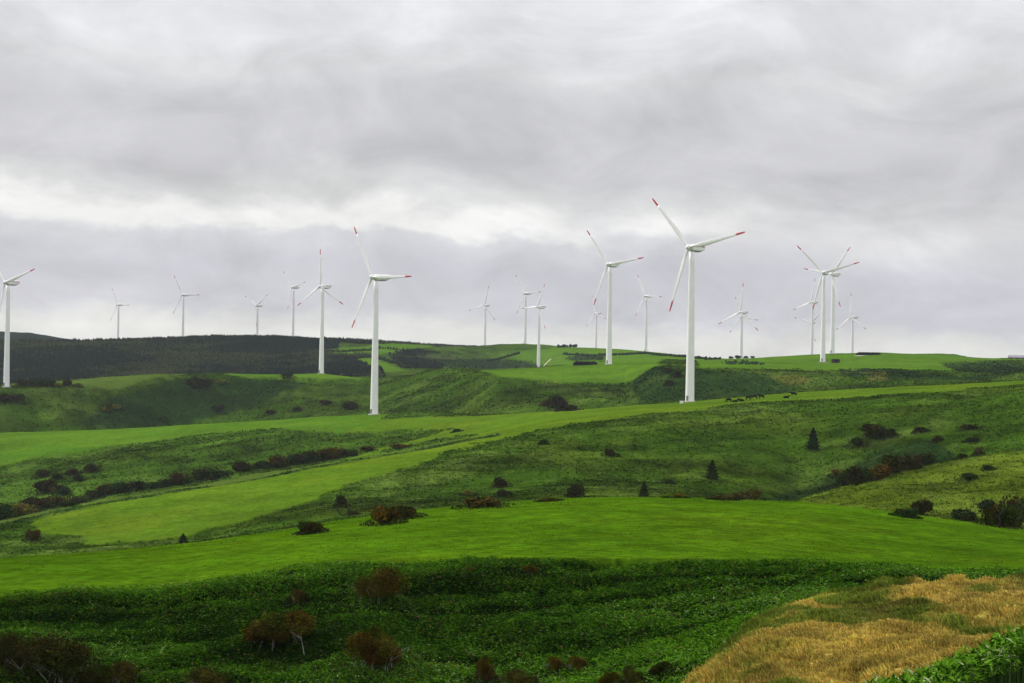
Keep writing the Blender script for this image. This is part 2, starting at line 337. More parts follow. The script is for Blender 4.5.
M = dict(ground=mat_ground(), sasa=mat_leaf('bamboo_leaf', rough=.6, spec=0), dry=mat_leaf('dry_grass', rough=.8, spec=.03),
         rust=mat_leaf('rust_leaf', (1.02, .72, .28), .9, .0), olive=mat_leaf('olive_leaf', (.75, .60, .35), .9, .0), green=mat_leaf('green_leaf', (.34, .48, .35), .9, .0),
         brown=mat_leaf('brown_twigs', (.42, .40, .24), .9, .0), yellow=mat_leaf('yellow_leaf', (1.7, 1.5, .6), .9, .0), needle=mat_leaf('needles', (.16, .30, .22), .9, .0),
         forest=mat_leaf('forest_leaf', rough=.9, spec=0),
         bark=mat_plain('bark', (.07, .06, .05), .9, .4, 6, .02), pale_bark=mat_plain('pale_bark', (.26, .245, .22), .85, .4, 5, .02),
         white=mat_plain('turbine_white', (.82, .82, .82), .45, .06, .35), red=mat_plain('turbine_red', (.50, .035, .045), .45, .1, 1.0),
         grey=mat_plain('turbine_grey', (.16, .16, .165), .6, .15, 1.0), concrete=mat_plain('concrete', (.42, .40, .37), .9, .2, 1.5, .02),
         cow=mat_plain('cow_hide', (.012, .011, .011), .7, .3, 3), black=mat_plain('black_sheet', (.009, .009, .010), .9, .3, 1.5, .05),
         roof=mat_plain('metal_roof', (.24, .22, .27), .5, .15, .6), wall=mat_plain('timber_wall', (.05, .045, .045), .8, .3, 1.0),
         gravel=mat_plain('pale_gravel', (.50, .46, .36), .95, .25, 1.2, .03), tyre=mat_plain('tyre_rubber', (.02, .02, .02), .8, .2, 4))

def tag(o, label=None, cat=None, group=None, kind=None):
    if label: o['label'] = label
    if cat: o['category'] = cat
    if group: o['group'] = group
    if kind: o['kind'] = kind
    return o
def link(name, me, mat=None, parent=None):
    if mat and not len(me.materials): me.materials.append(mat)
    o = bpy.data.objects.new(name, me); COL.objects.link(o)
    if parent: o.parent = parent
    return o
def empty(name, loc, rz=0, sc=1):
    o = bpy.data.objects.new(name, None); COL.objects.link(o); o.location = loc; o.rotation_euler = (0, 0, rz); o.scale = (sc,) * 3 if not hasattr(sc, '__len__') else sc
    o.empty_display_size = .5
    return o

# ------------------------------------------------------------------ ground sheets
ys = np.concatenate([np.linspace(-60, 8, 14)[:-1], np.exp(np.arange(math.log(8), math.log(40), .02)), np.exp(np.arange(math.log(40), math.log(2900), .003)),
                     np.exp(np.linspace(math.log(2910), math.log(9000), 40))])
ss = np.concatenate([-np.exp(np.linspace(math.log(1.6), math.log(.305), 45)), np.arange(-.30, .3001, .00058), np.exp(np.linspace(math.log(.305), math.log(1.6), 45))])
def sheet(name, y_lo, y_hi):
    yy = ys[(ys >= y_lo) & (ys <= y_hi)]
    nr, nc = len(yy), len(ss)
    Y = np.repeat(yy, nc); X = np.tile(ss, nr) * (np.maximum(Y, 0) + 14)
    Z = np.empty_like(X); C = np.empty((X.size, 3))
    for i in range(0, X.size, 150000):
        sl = slice(i, i + 150000)
        cls, px, py, z = cover(X[sl], Y[sl])
        Z[sl] = z + relief(X[sl], Y[sl], cls)
        C[sl] = colour(X[sl], Y[sl], cls, px, py)
    G_ = C.reshape(nr, nc, 3)
    for _ in range(2):
        G_[1:-1] = (G_[:-2] + 2 * G_[1:-1] + G_[2:]) / 4; G_[:, 1:-1] = (G_[:, :-2] + 2 * G_[:, 1:-1] + G_[:, 2:]) / 4
    C = G_.reshape(-1, 3)
    a = (np.arange(nr - 1)[:, None] * nc + np.arange(nc - 1)[None, :]).ravel()
    F_ = np.stack([a, a + 1, a + nc + 1, a + nc], 1)
    o = link(name, np_mesh(name, np.stack([X, Y, Z], 1), F_, C, True), M['ground'])
    tag(o, kind='structure')
    return o
ysplit = ys[np.argmin(abs(ys - 330))]
sheet('ground', -1e9, ysplit)
sheet('hills', ysplit, 1e9)

# ray onto ground
def hit(px, py, y0=30, y1=3500):
    d = ray(px, py)
    Y = np.exp(np.linspace(math.log(y0), math.log(y1), 1800)); X = d[0] / d[1] * Y; Zr = CAMZ + d[2] / d[1] * Y
    g = height(X, Y) - Zr
    i = np.nonzero(g > 0)[0]
    if len(i) == 0:
        j = int(np.argmax(g / Y)); return np.array([X[j], Y[j], Zr[j] + g[j]])
    i = i[0]
    return np.array([X[i], Y[i], Zr[i] + g[i]])
def ground_pt(x, y):
    return float(height([x], [y])[0])

# ------------------------------------------------------------------ leafy stuff
def leaves(P, D, Nn, L, W, cols, fold=.25, sag=.25):
    """folded two-quad leaves. P base, D direction, Nn normal, L length, W width"""
    n = len(P)
    S = np.cross(D, Nn); S /= np.linalg.norm(S, axis=1)[:, None] + 1e-9
    L = L[:, None]; W = W[:, None]
    a = P; mL = P + D * L * .45 - S * W * .5; mR = P + D * L * .45 + S * W * .5
    mc = P + D * L * .45 - Nn * W * fold
    tip = P + D * L - Nn * L * sag
    V = np.stack([a, mL, tip, mR, mc], 1).reshape(-1, 3)
    b = np.arange(n)[:, None] * 5
    F_ = np.concatenate([np.concatenate([b, b + 4, b + 2, b + 1], 1), np.concatenate([b, b + 3, b + 2, b + 4], 1)])
    return V, F_, np.repeat(cols, 5, axis=0)
def quads(P, r, cols, flat=.0):
    """randomly turned leaf-clump quads"""
    n = len(P)
    D = rng.normal(size=(n, 3)); D[:, 2] *= (1 - flat); D /= np.linalg.norm(D, axis=1)[:, None]
    A = np.cross(D, rng.normal(size=(n, 3))); A /= np.linalg.norm(A, axis=1)[:, None]
    B = np.cross(D, A)
    r = np.broadcast_to(r, (n,))[:, None]
    V = np.stack([P - A * r, P - B * r * .6, P + A * r, P + B * r * .6], 1).reshape(-1, 3)
    F_ = np.arange(n * 4).reshape(-1, 4)
    return V, F_, np.repeat(cols, 4, axis=0)
def merge(parts):
    V, F_, C = [], [], []; off = 0
    for v, f, c in parts:
        V.append(v); F_.append(f + off); C.append(c); off += len(v)
    return np.concatenate(V), F_, np.concatenate(C)

def scatter(n, x0, x1, y0, y1):
    return rng.uniform(x0, x1, n), rng.uniform(y0, y1, n)

# dwarf bamboo on the slope below the mown field
def bamboo_slope():
    n = 150000
    Y = rng.uniform(100, 189, n); X = rng.uniform(-.30, .30, n) * Y
    cls, px, py, z = cover(X, Y)
    keep = (cls == SASA) & (px > -90) & (px < 1114) & (py < 720)
    X, Y, cls = X[keep], Y[keep], cls[keep]
    Z = height(X, Y)
    k = len(X)
    lime = .55 * inpoly(px[keep], py[keep], [(500, 690), (560, 668), (640, 652), (700, 638), (780, 614), (800, 606), (765, 645), (730, 662), (640, 690)])
    patch = fbm(X * .6, Y, 11, 4, 201); fine = fbm(X, Y, 1.6, 2, 205)
    hgt = np.clip(.45 + .35 * fbm(X, Y, 4, 3, 209) + .25 * fine, .08, 1.3)
    parts = []
    for j in range(6):
        P = np.stack([X + rng.normal(0, .22, k), Y + rng.normal(0, .22, k), Z + hgt * rng.uniform(.2, 1.0, k)], 1)
        az = rng.uniform(0, 2 * np.pi, k); el = rng.uniform(-.25, .75, k)
        D = np.stack([np.cos(az) * np.cos(el), np.sin(az) * np.cos(el), np.sin(el)], 1)
        Nn = np.stack([-np.cos(az) * np.sin(el), -np.sin(az) * np.sin(el), np.cos(el)], 1) + rng.normal(0, .25, (k, 3))
        Nn /= np.linalg.norm(Nn, axis=1)[:, None]
        t = np.clip(.50 + .22 * sst(172, 181, Y) + .8 * patch + .3 * fine + rng.normal(0, .24, k) + lime, 0, 1)[:, None]
        c = np.array((.006, .024, .002)) * (1 - t) + np.array((.072, .190, .007)) * t
        pale = (rng.uniform(size=k) < np.clip(.04 + .25 * patch, .005, .15))[:, None]
        c = np.where(pale, np.array((.17, .27, .08)), c)  # pale leaf colour stands in for glints on glossy leaves
        c = np.where((rng.uniform(size=k) < .02 + .05 * np.clip(fbm(X, Y, 6, 2, 221), 0, 1))[:, None], np.array((.15, .10, .035)), c)
        parts.append(leaves(P, D, Nn, rng.uniform(.22, .42, k), rng.uniform(.07, .13, k), c))
    V, F_, C = merge(parts)
    o = link('bamboo_thicket', np_mesh('bamboo_thicket', V, F_, C), M['sasa'])
    tag(o, 'low dark green dwarf bamboo covering the slope below the mown field', 'dwarf bamboo', kind='stuff')
bamboo_slope()

# dwarf bamboo close to the camera, lower right corner
def bamboo_corner():
    n = 7000
    Y = rng.uniform(30, 52, n); X = rng.uniform(.13, .42, n) * Y
    Z = height(X, Y)
    hgt = .75 + .25 * fbm(X, Y, 2, 3, 301) - sst(46, 52, Y) * .25
    parts = []
    for j in range(7):
        P = np.stack([X + rng.normal(0, .1, n), Y + rng.normal(0, .1, n), Z + hgt * rng.uniform(.45, 1.0, n)], 1)
        az = rng.uniform(0, 2 * np.pi, n); el = rng.uniform(-.1, 1.15, n)
        D = np.stack([np.cos(az) * np.cos(el), np.sin(az) * np.cos(el), np.sin(el)], 1)
        Nn = np.stack([-np.cos(az) * np.sin(el), -np.sin(az) * np.sin(el), np.cos(el)], 1) + rng.normal(0, .2, (n, 3))
        Nn /= np.linalg.norm(Nn, axis=1)[:, None]
        t = np.clip(.5 + rng.normal(0, .28, n), 0, 1)[:, None]
        c = np.array((.040, .11, .004)) * (1 - t) + np.array((.12, .27, .02)) * t
        c = np.where((rng.uniform(size=n) < .08)[:, None], np.array((.28, .34, .16)), c)
        parts.append(leaves(P, D, Nn, rng.uniform(.16, .28, n), rng.uniform(.045, .075, n), c))
    # thin canes
    P = np.stack([X, Y, Z], 1); T = P + np.stack([rng.normal(0, .06, n), rng.normal(0, .06, n), hgt * .95], 1)
    w = np.array([.006, 0, 0])
    V = np.stack([P - w, P + w, T + w * .5, T - w * .5], 1).reshape(-1, 3)
    parts.append((V, np.arange(n * 4).reshape(-1, 4), np.tile(np.array((.08, .14, .04)), (n * 4, 1))))
    V, F_, C = merge(parts)
    o = link('leafy_undergrowth', np_mesh('leafy_undergrowth', V, F_, C), M['sasa'])
    tag(o, 'bright green broad bamboo leaves in the near lower right corner', 'undergrowth', kind='stuff')
bamboo_corner()

# dead golden grass on the knoll
def golden_grass():
    n = 56000
    Y = rng.uniform(56, 127, n); X = rng.uniform(.02, .34, n) * Y
    cls, px, py, z = cover(X, Y)
    keep = (cls == GOLD) & (px > 640) & (px < 1120)
    X, Y, cls, px, py = X[keep], Y[keep], cls[keep], px[keep], py[keep]
    k = len(X); Z = height(X, Y)
    col = colour(X, Y, cls, px, py)
    parts = []
    clump = np.clip(.8 + .7 * fbm(X, Y, 2.2, 3, 401), .35, 1.6)
    for j in range(19):
        az = rng.normal(2.6, 1.1, k); lean = rng.uniform(.1, .75, k)
        ln = rng.uniform(.22, .5, k) * clump
        D = np.stack([np.cos(az) * np.sin(lean), np.sin(az) * np.sin(lean), np.cos(lean)], 1)
        S = np.stack([-np.sin(az), np.cos(az), np.zeros(k)], 1) * rng.uniform(.007, .018, k)[:, None]
        S = S + rng.normal(0, .008, (k, 3))
        P = np.stack([X + rng.normal(0, .13, k), Y + rng.normal(0, .13, k), Z - .02], 1)
        T = P + D * ln[:, None]; Mid = P + D * ln[:, None] * .55 + np.array([0, 0, .03])
        T[:, 2] -= ln * .18
        V = np.stack([P - S, P + S, Mid + S, T, Mid - S], 1).reshape(-1, 3)
        F_ = np.arange(k * 5).reshape(-1, 5)
        br = (rng.uniform(.6, 1.5, k) * np.clip(.95 + .55 * fbm(X, Y, 1.7, 3, 411), .5, 1.5))[:, None] * np.array([1, 1, 1]) * (1 + rng.normal(0, .12, (k, 1)) * np.array([0, 1, .5]))
        parts.append((V, F_, np.repeat(np.clip(col * br, 0, .8), 5, axis=0)))
    V, F_, C = merge(parts)
    o = link('dry_grass', np_mesh('dry_grass', V, F_, C), M['dry'])
    tag(o, 'golden brown dry grass covering the knoll at the lower right', 'dry grass', kind='stuff')
golden_grass()

# coarse tussocks and bamboo patches on the middle slopes
def tussocks():
    n = 420000
    Y = np.exp(rng.uniform(math.log(300), math.log(1650), n)); X = rng.uniform(-.29, .29, n) * Y
    cls, px, py, z = cover(X, Y)
    d = fbm(X, Y, 30, 4, 501)
    p = np.where(np.isin(cls, (ROUGH, DARK, STRAW)), .55 + .8 * d, 0)
    keep = rng.uniform(size=n) < p
    X, Y, cls, px, py = X[keep], Y[keep], cls[keep], px[keep], py[keep]
    k = len(X); Z = height(X, Y)
    col = colour(X, Y, cls, px, py)
    sc = np.clip(Y / 700, .6, 1.7)
    parts = []
    for j in range(3):
        P = np.stack([X + rng.normal(0, .3, k), Y + rng.normal(0, .3, k), Z + rng.uniform(-.05, .22, k) * sc], 1)
        br = (rng.uniform(.65, 1.5, k) * np.clip(1 + .5 * fbm(X, Y, 5, 3, 511), .5, 1.5))[:, None]
        parts.append(quads(P, rng.uniform(.18, .42, k) * sc, np.clip(col * br, 0, .6), .0))
    V, F_, C = merge(parts)
    o = link('rough_grass', np_mesh('rough_grass', V, F_, C), M['forest'])
    tag(o, 'coarse dark green tussock grass on the unmown hillsides', 'rough grass', kind='stuff')
tussocks()

def field_grass():
    parts = []
    for n, y0, y1, want, size, lift in ((90000, 186, 250, (MOWN,), .075, .05), (90000, 470, 960, (YEL,), .16, .10)):
        Y = rng.uniform(y0, y1, n); X = rng.uniform(-.29, .29, n) * Y
        cls, px, py, z = cover(X, Y); keep = np.isin(cls, want) & (rng.uniform(size=n) < .3 + .5 * fbm(X, Y, 12, 3, 531))
        X, Y, cls, px, py = X[keep], Y[keep], cls[keep], px[keep], py[keep]; k = len(X)
        col = colour(X, Y, cls, px, py) * rng.uniform(.95, 1.9, (k, 1)); col = np.where((rng.uniform(size=k) < .10)[:, None], np.array((.16, .17, .02)), col)
        parts.append(quads(np.stack([X, Y, height(X, Y) + rng.uniform(0, lift, k)], 1), rng.uniform(.5, 1.3, k) * size, col))
    V, F_, C = merge(parts)
    tag(link('pasture_grass', np_mesh('pasture_grass', V, F_, C), M['forest']), 'short bright grass of the mown fields', 'grass', kind='stuff')
field_grass()
# ------------------------------------------------------------------ far woods: one mass
def tree_blobs(X, Y, Z, H, conifer, col):
    """low trees: 2-tier jagged cones or lumpy crowns"""
    n = len(X); K = 7
    ang = np.arange(K) / K * 2 * np.pi
    prof = np.where(conifer[:, None], np.array([[.05, .0], [.10, .25], [.45, .16], [.50, .22], [1.0, .0]])[None].reshape(1, 10), np.array([[.0, .10], [.25, .34], [.6, .42], [.85, .26], [1.0, .0]])[None].reshape(1, 10)).reshape(n, 5, 2)
    V = np.empty((n, 5, K, 3))
    for r in range(5):
        rad = prof[:, r, 1] * H
        jit = rng.uniform(.65, 1.3, (n, K))
        zz = (prof[:, r, 0] * H)[:, None] + rng.uniform(-.06, .06, (n, K)) * H[:, None] * (r < 4)
        V[:, r, :, 0] = X[:, None] + np.cos(ang) * rad[:, None] * jit
        V[:, r, :, 1] = Y[:, None] + np.sin(ang) * rad[:, None] * jit
        V[:, r, :, 2] = Z[:, None] + zz
    V = V.reshape(-1, 3)
    b = np.arange(n)[:, None] * 5 * K
    F_ = []
    for r in range(4):
        for k in range(K):
            k2 = (k + 1) % K
            F_.append(np.concatenate([b + r * K + k, b + r * K + k2, b + (r + 1) * K + k2, b + (r + 1) * K + k], 1))
    br = rng.uniform(.75, 1.25, (n, 5 * K, 1))
    C = (np.repeat(col[:, None, :], 5 * K, axis=1) * br).reshape(-1, 3)
    return V, np.concatenate(F_), C
def woods():
    n = 95000
    Y = rng.uniform(1680, 2740, n); X = rng.uniform(-.29, .03, n) * Y
    cls, px, py, z = cover(X, Y)
    cl = clearing(X, Y)
    keep = (cls == FOREST) & (rng.uniform(size=n) > cl * .93 - .02) 
    px = px[keep]
    X, Y = X[keep], Y[keep]; k = len(X); Z = height(X, Y)
    con = fbm(X, Y, 220, 3, 601) + rng.normal(0, .25, k) > -.12
    H = np.where(con, rng.uniform(2.6, 5.6, k), rng.uniform(2.0, 3.8, k)) * np.interp(px, [380, 440, 485], [1, .6, .25])
    col = np.where(con[:, None], np.array((.008, .017, .012)), np.array((.028, .040, .014))) * rng.uniform(.7, 1.4, (k, 1))
    col = np.where((rng.uniform(size=k) < .05)[:, None] & ~con[:, None], np.array((.07, .06, .03)), col)
    pt = fbm(X * .7, Y, 85, 5, 611, .6)
    ol = np.maximum(sst(-.02, .16, pt), sst(30, 8, abs(py[keep] - 346 - 3 * pt)) * sst(150, 230, px) * .0)[:, None]; col = col * (1 - ol) + np.array((.042, .052, .020)) * rng.uniform(.6, 1.4, (k, 1)) * ol
    H = H * (1 - .45 * ol[:, 0])
    V, F_, C = tree_blobs(X, Y, Z - .4, H, con, col)
    o = link('woodland', np_mesh('woodland', V, F_, C), M['forest'])
    tag(o, 'dark conifer and scrub woodland covering the far hill', 'woodland', kind='stuff')
woods()
def scrub():
    polys = [([(440, 363), (480, 357.5), (530, 362), (546, 366), (535, 368), (455, 369)], 1950, 2640, .25),
             ([(720, 363), (740, 362.2), (765, 363.4), (762, 365.4), (722, 365.2)], 1300, 1700, .6),
             ([(869, 371), (890, 370), (926, 373.5), (962, 377), (1010, 376), (960, 382), (869, 382)], 980, 1180, .3),
             ([(939, 363), (985, 362), (1060, 364), (1060, 373), (1000, 374), (965, 373)], 1150, 1700, .14),
             ([(838, 371), (850, 369.5), (871, 371), (866, 376), (850, 377)], 1000, 1200, .9),
             ([(555, 357), (575, 354.5), (605, 355.5), (603, 361.5), (572, 360.5)], 1500, 2400, .25)]
    Vs = []
    n = 60000
    Y = rng.uniform(960, 2640, n); X = rng.uniform(-.05, .30, n) * Y
    cls, px, py, z = cover(X, Y)
    keep = np.zeros(n, bool)
    for p, a, b, dens in polys: keep |= inpoly(px, py, p) & (Y > a) & (Y < b) & (rng.uniform(size=n) < dens)
    X, Y = X[keep], Y[keep]; k = len(X); Z = height(X, Y)
    H = rng.uniform(.7, 2.1, k) * np.clip(Y / 1400, .8, 1.4)
    col = np.array((.024, .045, .018)) * rng.uniform(.6, 1.5, (k, 1))
    V, F_, C = tree_blobs(X, Y, Z - .3, H, np.zeros(k, bool), col)
    o = link('low_scrub', np_mesh('low_scrub', V, F_, C), M['forest'])
    tag(o, 'low dark scrub patches between the far bright fields', 'scrub', kind='stuff')
scrub()

# ------------------------------------------------------------------ tubes
def tube(pts, rad, K=6, close=True):
    pts = [np.array(p, float) for p in pts]; V = []; n = len(pts)
    for i, p in enumerate(pts):
        d = pts[min(i + 1, n - 1)] - pts[max(i - 1, 0)]; d /= np.linalg.norm(d) + 1e-9
        a = np.cross(d, [0, 1, 0] if abs(d[1]) < .9 else [1, 0, 0]); a /= np.linalg.norm(a); b = np.cross(d, a)
        for k in range(K):
            t = k / K * 2 * np.pi; V.append(p + (a * math.cos(t) + b * math.sin(t)) * rad[i])
    F_ = [[i * K + k, i * K + (k + 1) % K, (i + 1) * K + (k + 1) % K, (i + 1) * K + k] for i in range(n - 1) for k in range(K)]
    return np.array(V), np.array(F_)
def join(ts):
    V = []; F_ = []; off = 0
    for v, f in ts: V.append(v); F_.append(f + off); off += len(v)
    return np.concatenate(V), F_

# ------------------------------------------------------------------ bushes
def crown_mesh(name, seed, nleaf, leaf, lobes=6, umbrella=False, inner=True):
    """unit crown: half-width 1 along x, height about 1"""
    g = np.random.default_rng(seed)
    P = []
    cs = []; LC = []
    for i in range(lobes):
        a = g.uniform(0, 2 * np.pi); r = g.uniform(.15, .62)
        cs.append((r * math.cos(a) * (1.15 if umbrella else 1), r * math.sin(a) * (.7 if umbrella else 1), g.uniform(.2, .62) if not umbrella else g.uniform(.28, .74), g.uniform(.28, .46) if not umbrella else g.uniform(.18, .38)))
    per = nleaf // lobes
    for cx, cy, cz, cr in cs:
        v = g.normal(size=(per, 3)); v /= np.linalg.norm(v, axis=1)[:, None]
        rr = cr * (g.uniform(.3, 1.15, per) ** .6 + (g.uniform(size=per) < .12) * g.uniform(0, .35, per))
        p = v * rr[:, None] * np.array([1.15, 1.15, .85]) + np.array([cx, cy, cz])
        P.append(p); LC.append(np.tile(np.array([g.uniform(.8, 1.2), g.uniform(.75, 1.6), g.uniform(.8, 1.3)]) * g.uniform(.75, 1.3), (per, 1)))
    P = np.concatenate(P); LC = np.concatenate(LC)[P[:, 2] > (.02 if not umbrella else .16)]
    P = P[P[:, 2] > (.02 if not umbrella else .16)]
    base = np.array((.060, .068, .022))
    hv = g.uniform(.55, 1.5, (len(P), 1)); lump = (1 + .35 * vn(P[:, 0] * 3 + 5, P[:, 2] * 3 + P[:, 1] * 2, seed))[:, None]
    warm = g.uniform(0, 1, (len(P), 1)) * np.array([.02, 0, 0])
    V, F_, C = quads(P, g.uniform(.6, 1.3, len(P)) * leaf, np.clip((base + warm) * hv * lump * LC, 0, .5))
    return np_mesh(name, V, F_, C)
def stems_mesh(name, seed, n, top=.7, r=.028, spread=.75):
    g = np.random.default_rng(seed); T = []
    for i in range(n):
        a = g.uniform(0, 2 * np.pi); q = g.uniform(.15, spread)
        bx, by = g.uniform(-.25, .25, 2) if spread < .8 else (g.uniform(-.65, .65), g.uniform(-.3, .3))
        if spread > .8: q *= .4
        p = [np.array([bx, by, -.1])]; d = np.array([math.cos(a) * q, math.sin(a) * q, top])
        for t in (.25, .5, .75, 1.0):
            p.append(np.array([bx, by, 0]) + d * np.array([t ** 1.3, t ** 1.3, t ** .8]) + g.normal(0, .035, 3))
        T.append(tube(p, [r, r * .9, r * .7, r * .5, r * .25], 5))
        for b in range(2):
            k = int(g.integers(2, 4)); e = p[k] + np.array([g.normal(0, .2), g.normal(0, .2), g.uniform(.1, .25)])
            T.append(tube([p[k], (p[k] + e) / 2 + g.normal(0, .02, 3), e], [r * .5, r * .35, r * .15], 4))
    V, F_ = join(T)
    return np_mesh(name, V, F_, smooth=True)
CM = [crown_mesh('crown_%d' % i, 20 + i, 2200, .075, 8 + i % 3) for i in range(5)]
CB = [crown_mesh('crown_wide_%d' % i, 40 + i, 14000, .024, 9 + 3 * i, True) for i in range(4)]
SM = [stems_mesh('stems_%d' % i, 60 + i, 5) for i in range(3)]
SB = [stems_mesh('stems_wide_%d' % i, 70 + i, 11, .45, .009, .85) for i in range(3)]
crown_of = {}; BUSHES = []
def with_mat(me, mat):
    k = (me.name, mat)
    if k not in crown_of:
        c = me.copy(); c.materials.clear(); c.materials.append(M[mat]); crown_of[k] = c
    return crown_of[k]
def bush(px, py, w, h, mat, label, group=None, name='bush', big=False, y0=150, Yfix=None):
    p = hit(px, py, y0) if Yfix is None else np.array([*at(px, py, Yfix)[:2], 0])
    if Yfix is not None: p[2] = ground_pt(p[0], p[1])
    mpp = p[1] / F
    e = empty(name, (p[0], p[1], p[2] - .1), random.uniform(0, 6.28) if not big else random.uniform(-.35, .35) + (math.pi if random.random() < .5 else 0))
    W = w * mpp / 2 * (1.3 if big else 1.05); Hh = h * mpp * (1.1 if big else .95)
    g = random.randrange(99)
    cr = link('crown', with_mat((CB if big else CM)[g % (4 if big else 5)], mat), None, e)
    tr = link('trunk', with_mat((SB if big else SM)[g % 3], 'pale_bark' if big else 'bark'), None, e)
    sz = Hh / (.98 if not big else 1.02)
    cr.scale = (W, W, sz); tr.scale = (W, W, sz)
    tag(e, label, 'shrub' if big else 'bush', group)
    BUSHES.append((p[0], p[1], W, Hh, mat))
    return e
GM = 'bushes dotted over the hillside'
HB = 'bushes in the hedgerow along the gully'
ORD = ['first', 'second', 'third', 'fourth', 'fifth', 'sixth', 'seventh', 'eighth', 'ninth', 'tenth', 'eleventh', 'twelfth', 'thirteenth', 'fourteenth', 'fifteenth', 'sixteenth', 'seventeenth', 'eighteenth', 'nineteenth', 'twentieth', 'twenty-first', 'twenty-second', 'twenty-third', 'twenty-fourth', 'twenty-fifth', 'twenty-sixth', 'twenty-seventh', 'twenty-eighth', 'twenty-ninth', 'thirtieth']
# foreground shrubs with pale stems
FS = 'rust coloured shrubs on the bamboo slope'
for a in [
 (375, 603, 50, 36, 'rust', 'round rust brown shrub with white stems just below the mown field edge'),
 (283, 648, 82, 38, 'rust', 'wide low olive brown shrub left of the white-stemmed pair on the slope'),
 (370, 671, 66, 46, 'rust', 'tall spreading brown shrub with many exposed white stems at the bottom'),
 (58, 689, 100, 50, 'brown', 'largest dark brown shrub mass in the bottom left corner'),
 (5, 668, 50, 34, 'brown', 'dark brown shrub cut by the left edge of the photo'),
 (110, 692, 70, 32, 'olive', 'yellowish olive shrub at the foot of the bottom left thicket'),
 (213, 692, 44, 24, 'olive', 'low olive shrub on the bottom edge below the wide shrub'),
 (484, 686, 26, 32, 'rust', 'thin reddish shrub on one white stem at the bottom edge'),
 (554, 672, 19, 15, 'rust', 'small rust red bush, left one of the pair at the slope foot'),
 (577, 672, 22, 16, 'rust', 'small rust red bush, right one of the pair at the slope foot'),
 (524, 690, 36, 20, 'olive', 'low yellow brown shrub on the bottom edge below the small red pair'),
 (610, 688, 26, 18, 'rust', 'dark reddish shrub on the bottom edge right of the small pair'),
 (662, 678, 30, 17, 'brown', 'dark reddish shrub in the hollow beside the golden knoll'),
 (634, 688, 22, 20, 'olive', 'brown twiggy shrub on the bottom edge near the golden knoll'),
 (530, 575, 22, 11, 'rust', 'small rusty twig bush on the bank under the mown field'),
 (468, 574, 12, 8, 'rust', 'tiny rusty bush on the bank left of the rusty twig bush'),
 (297, 603, 18, 14, 'olive', 'bare spindly bush with white twigs above the wide olive shrub'),
 (696, 683, 16, 10, 'rust', 'small rusty bush at the foot of the golden knoll')]:
    bush(*a, FS, 'shrub', True, 126)
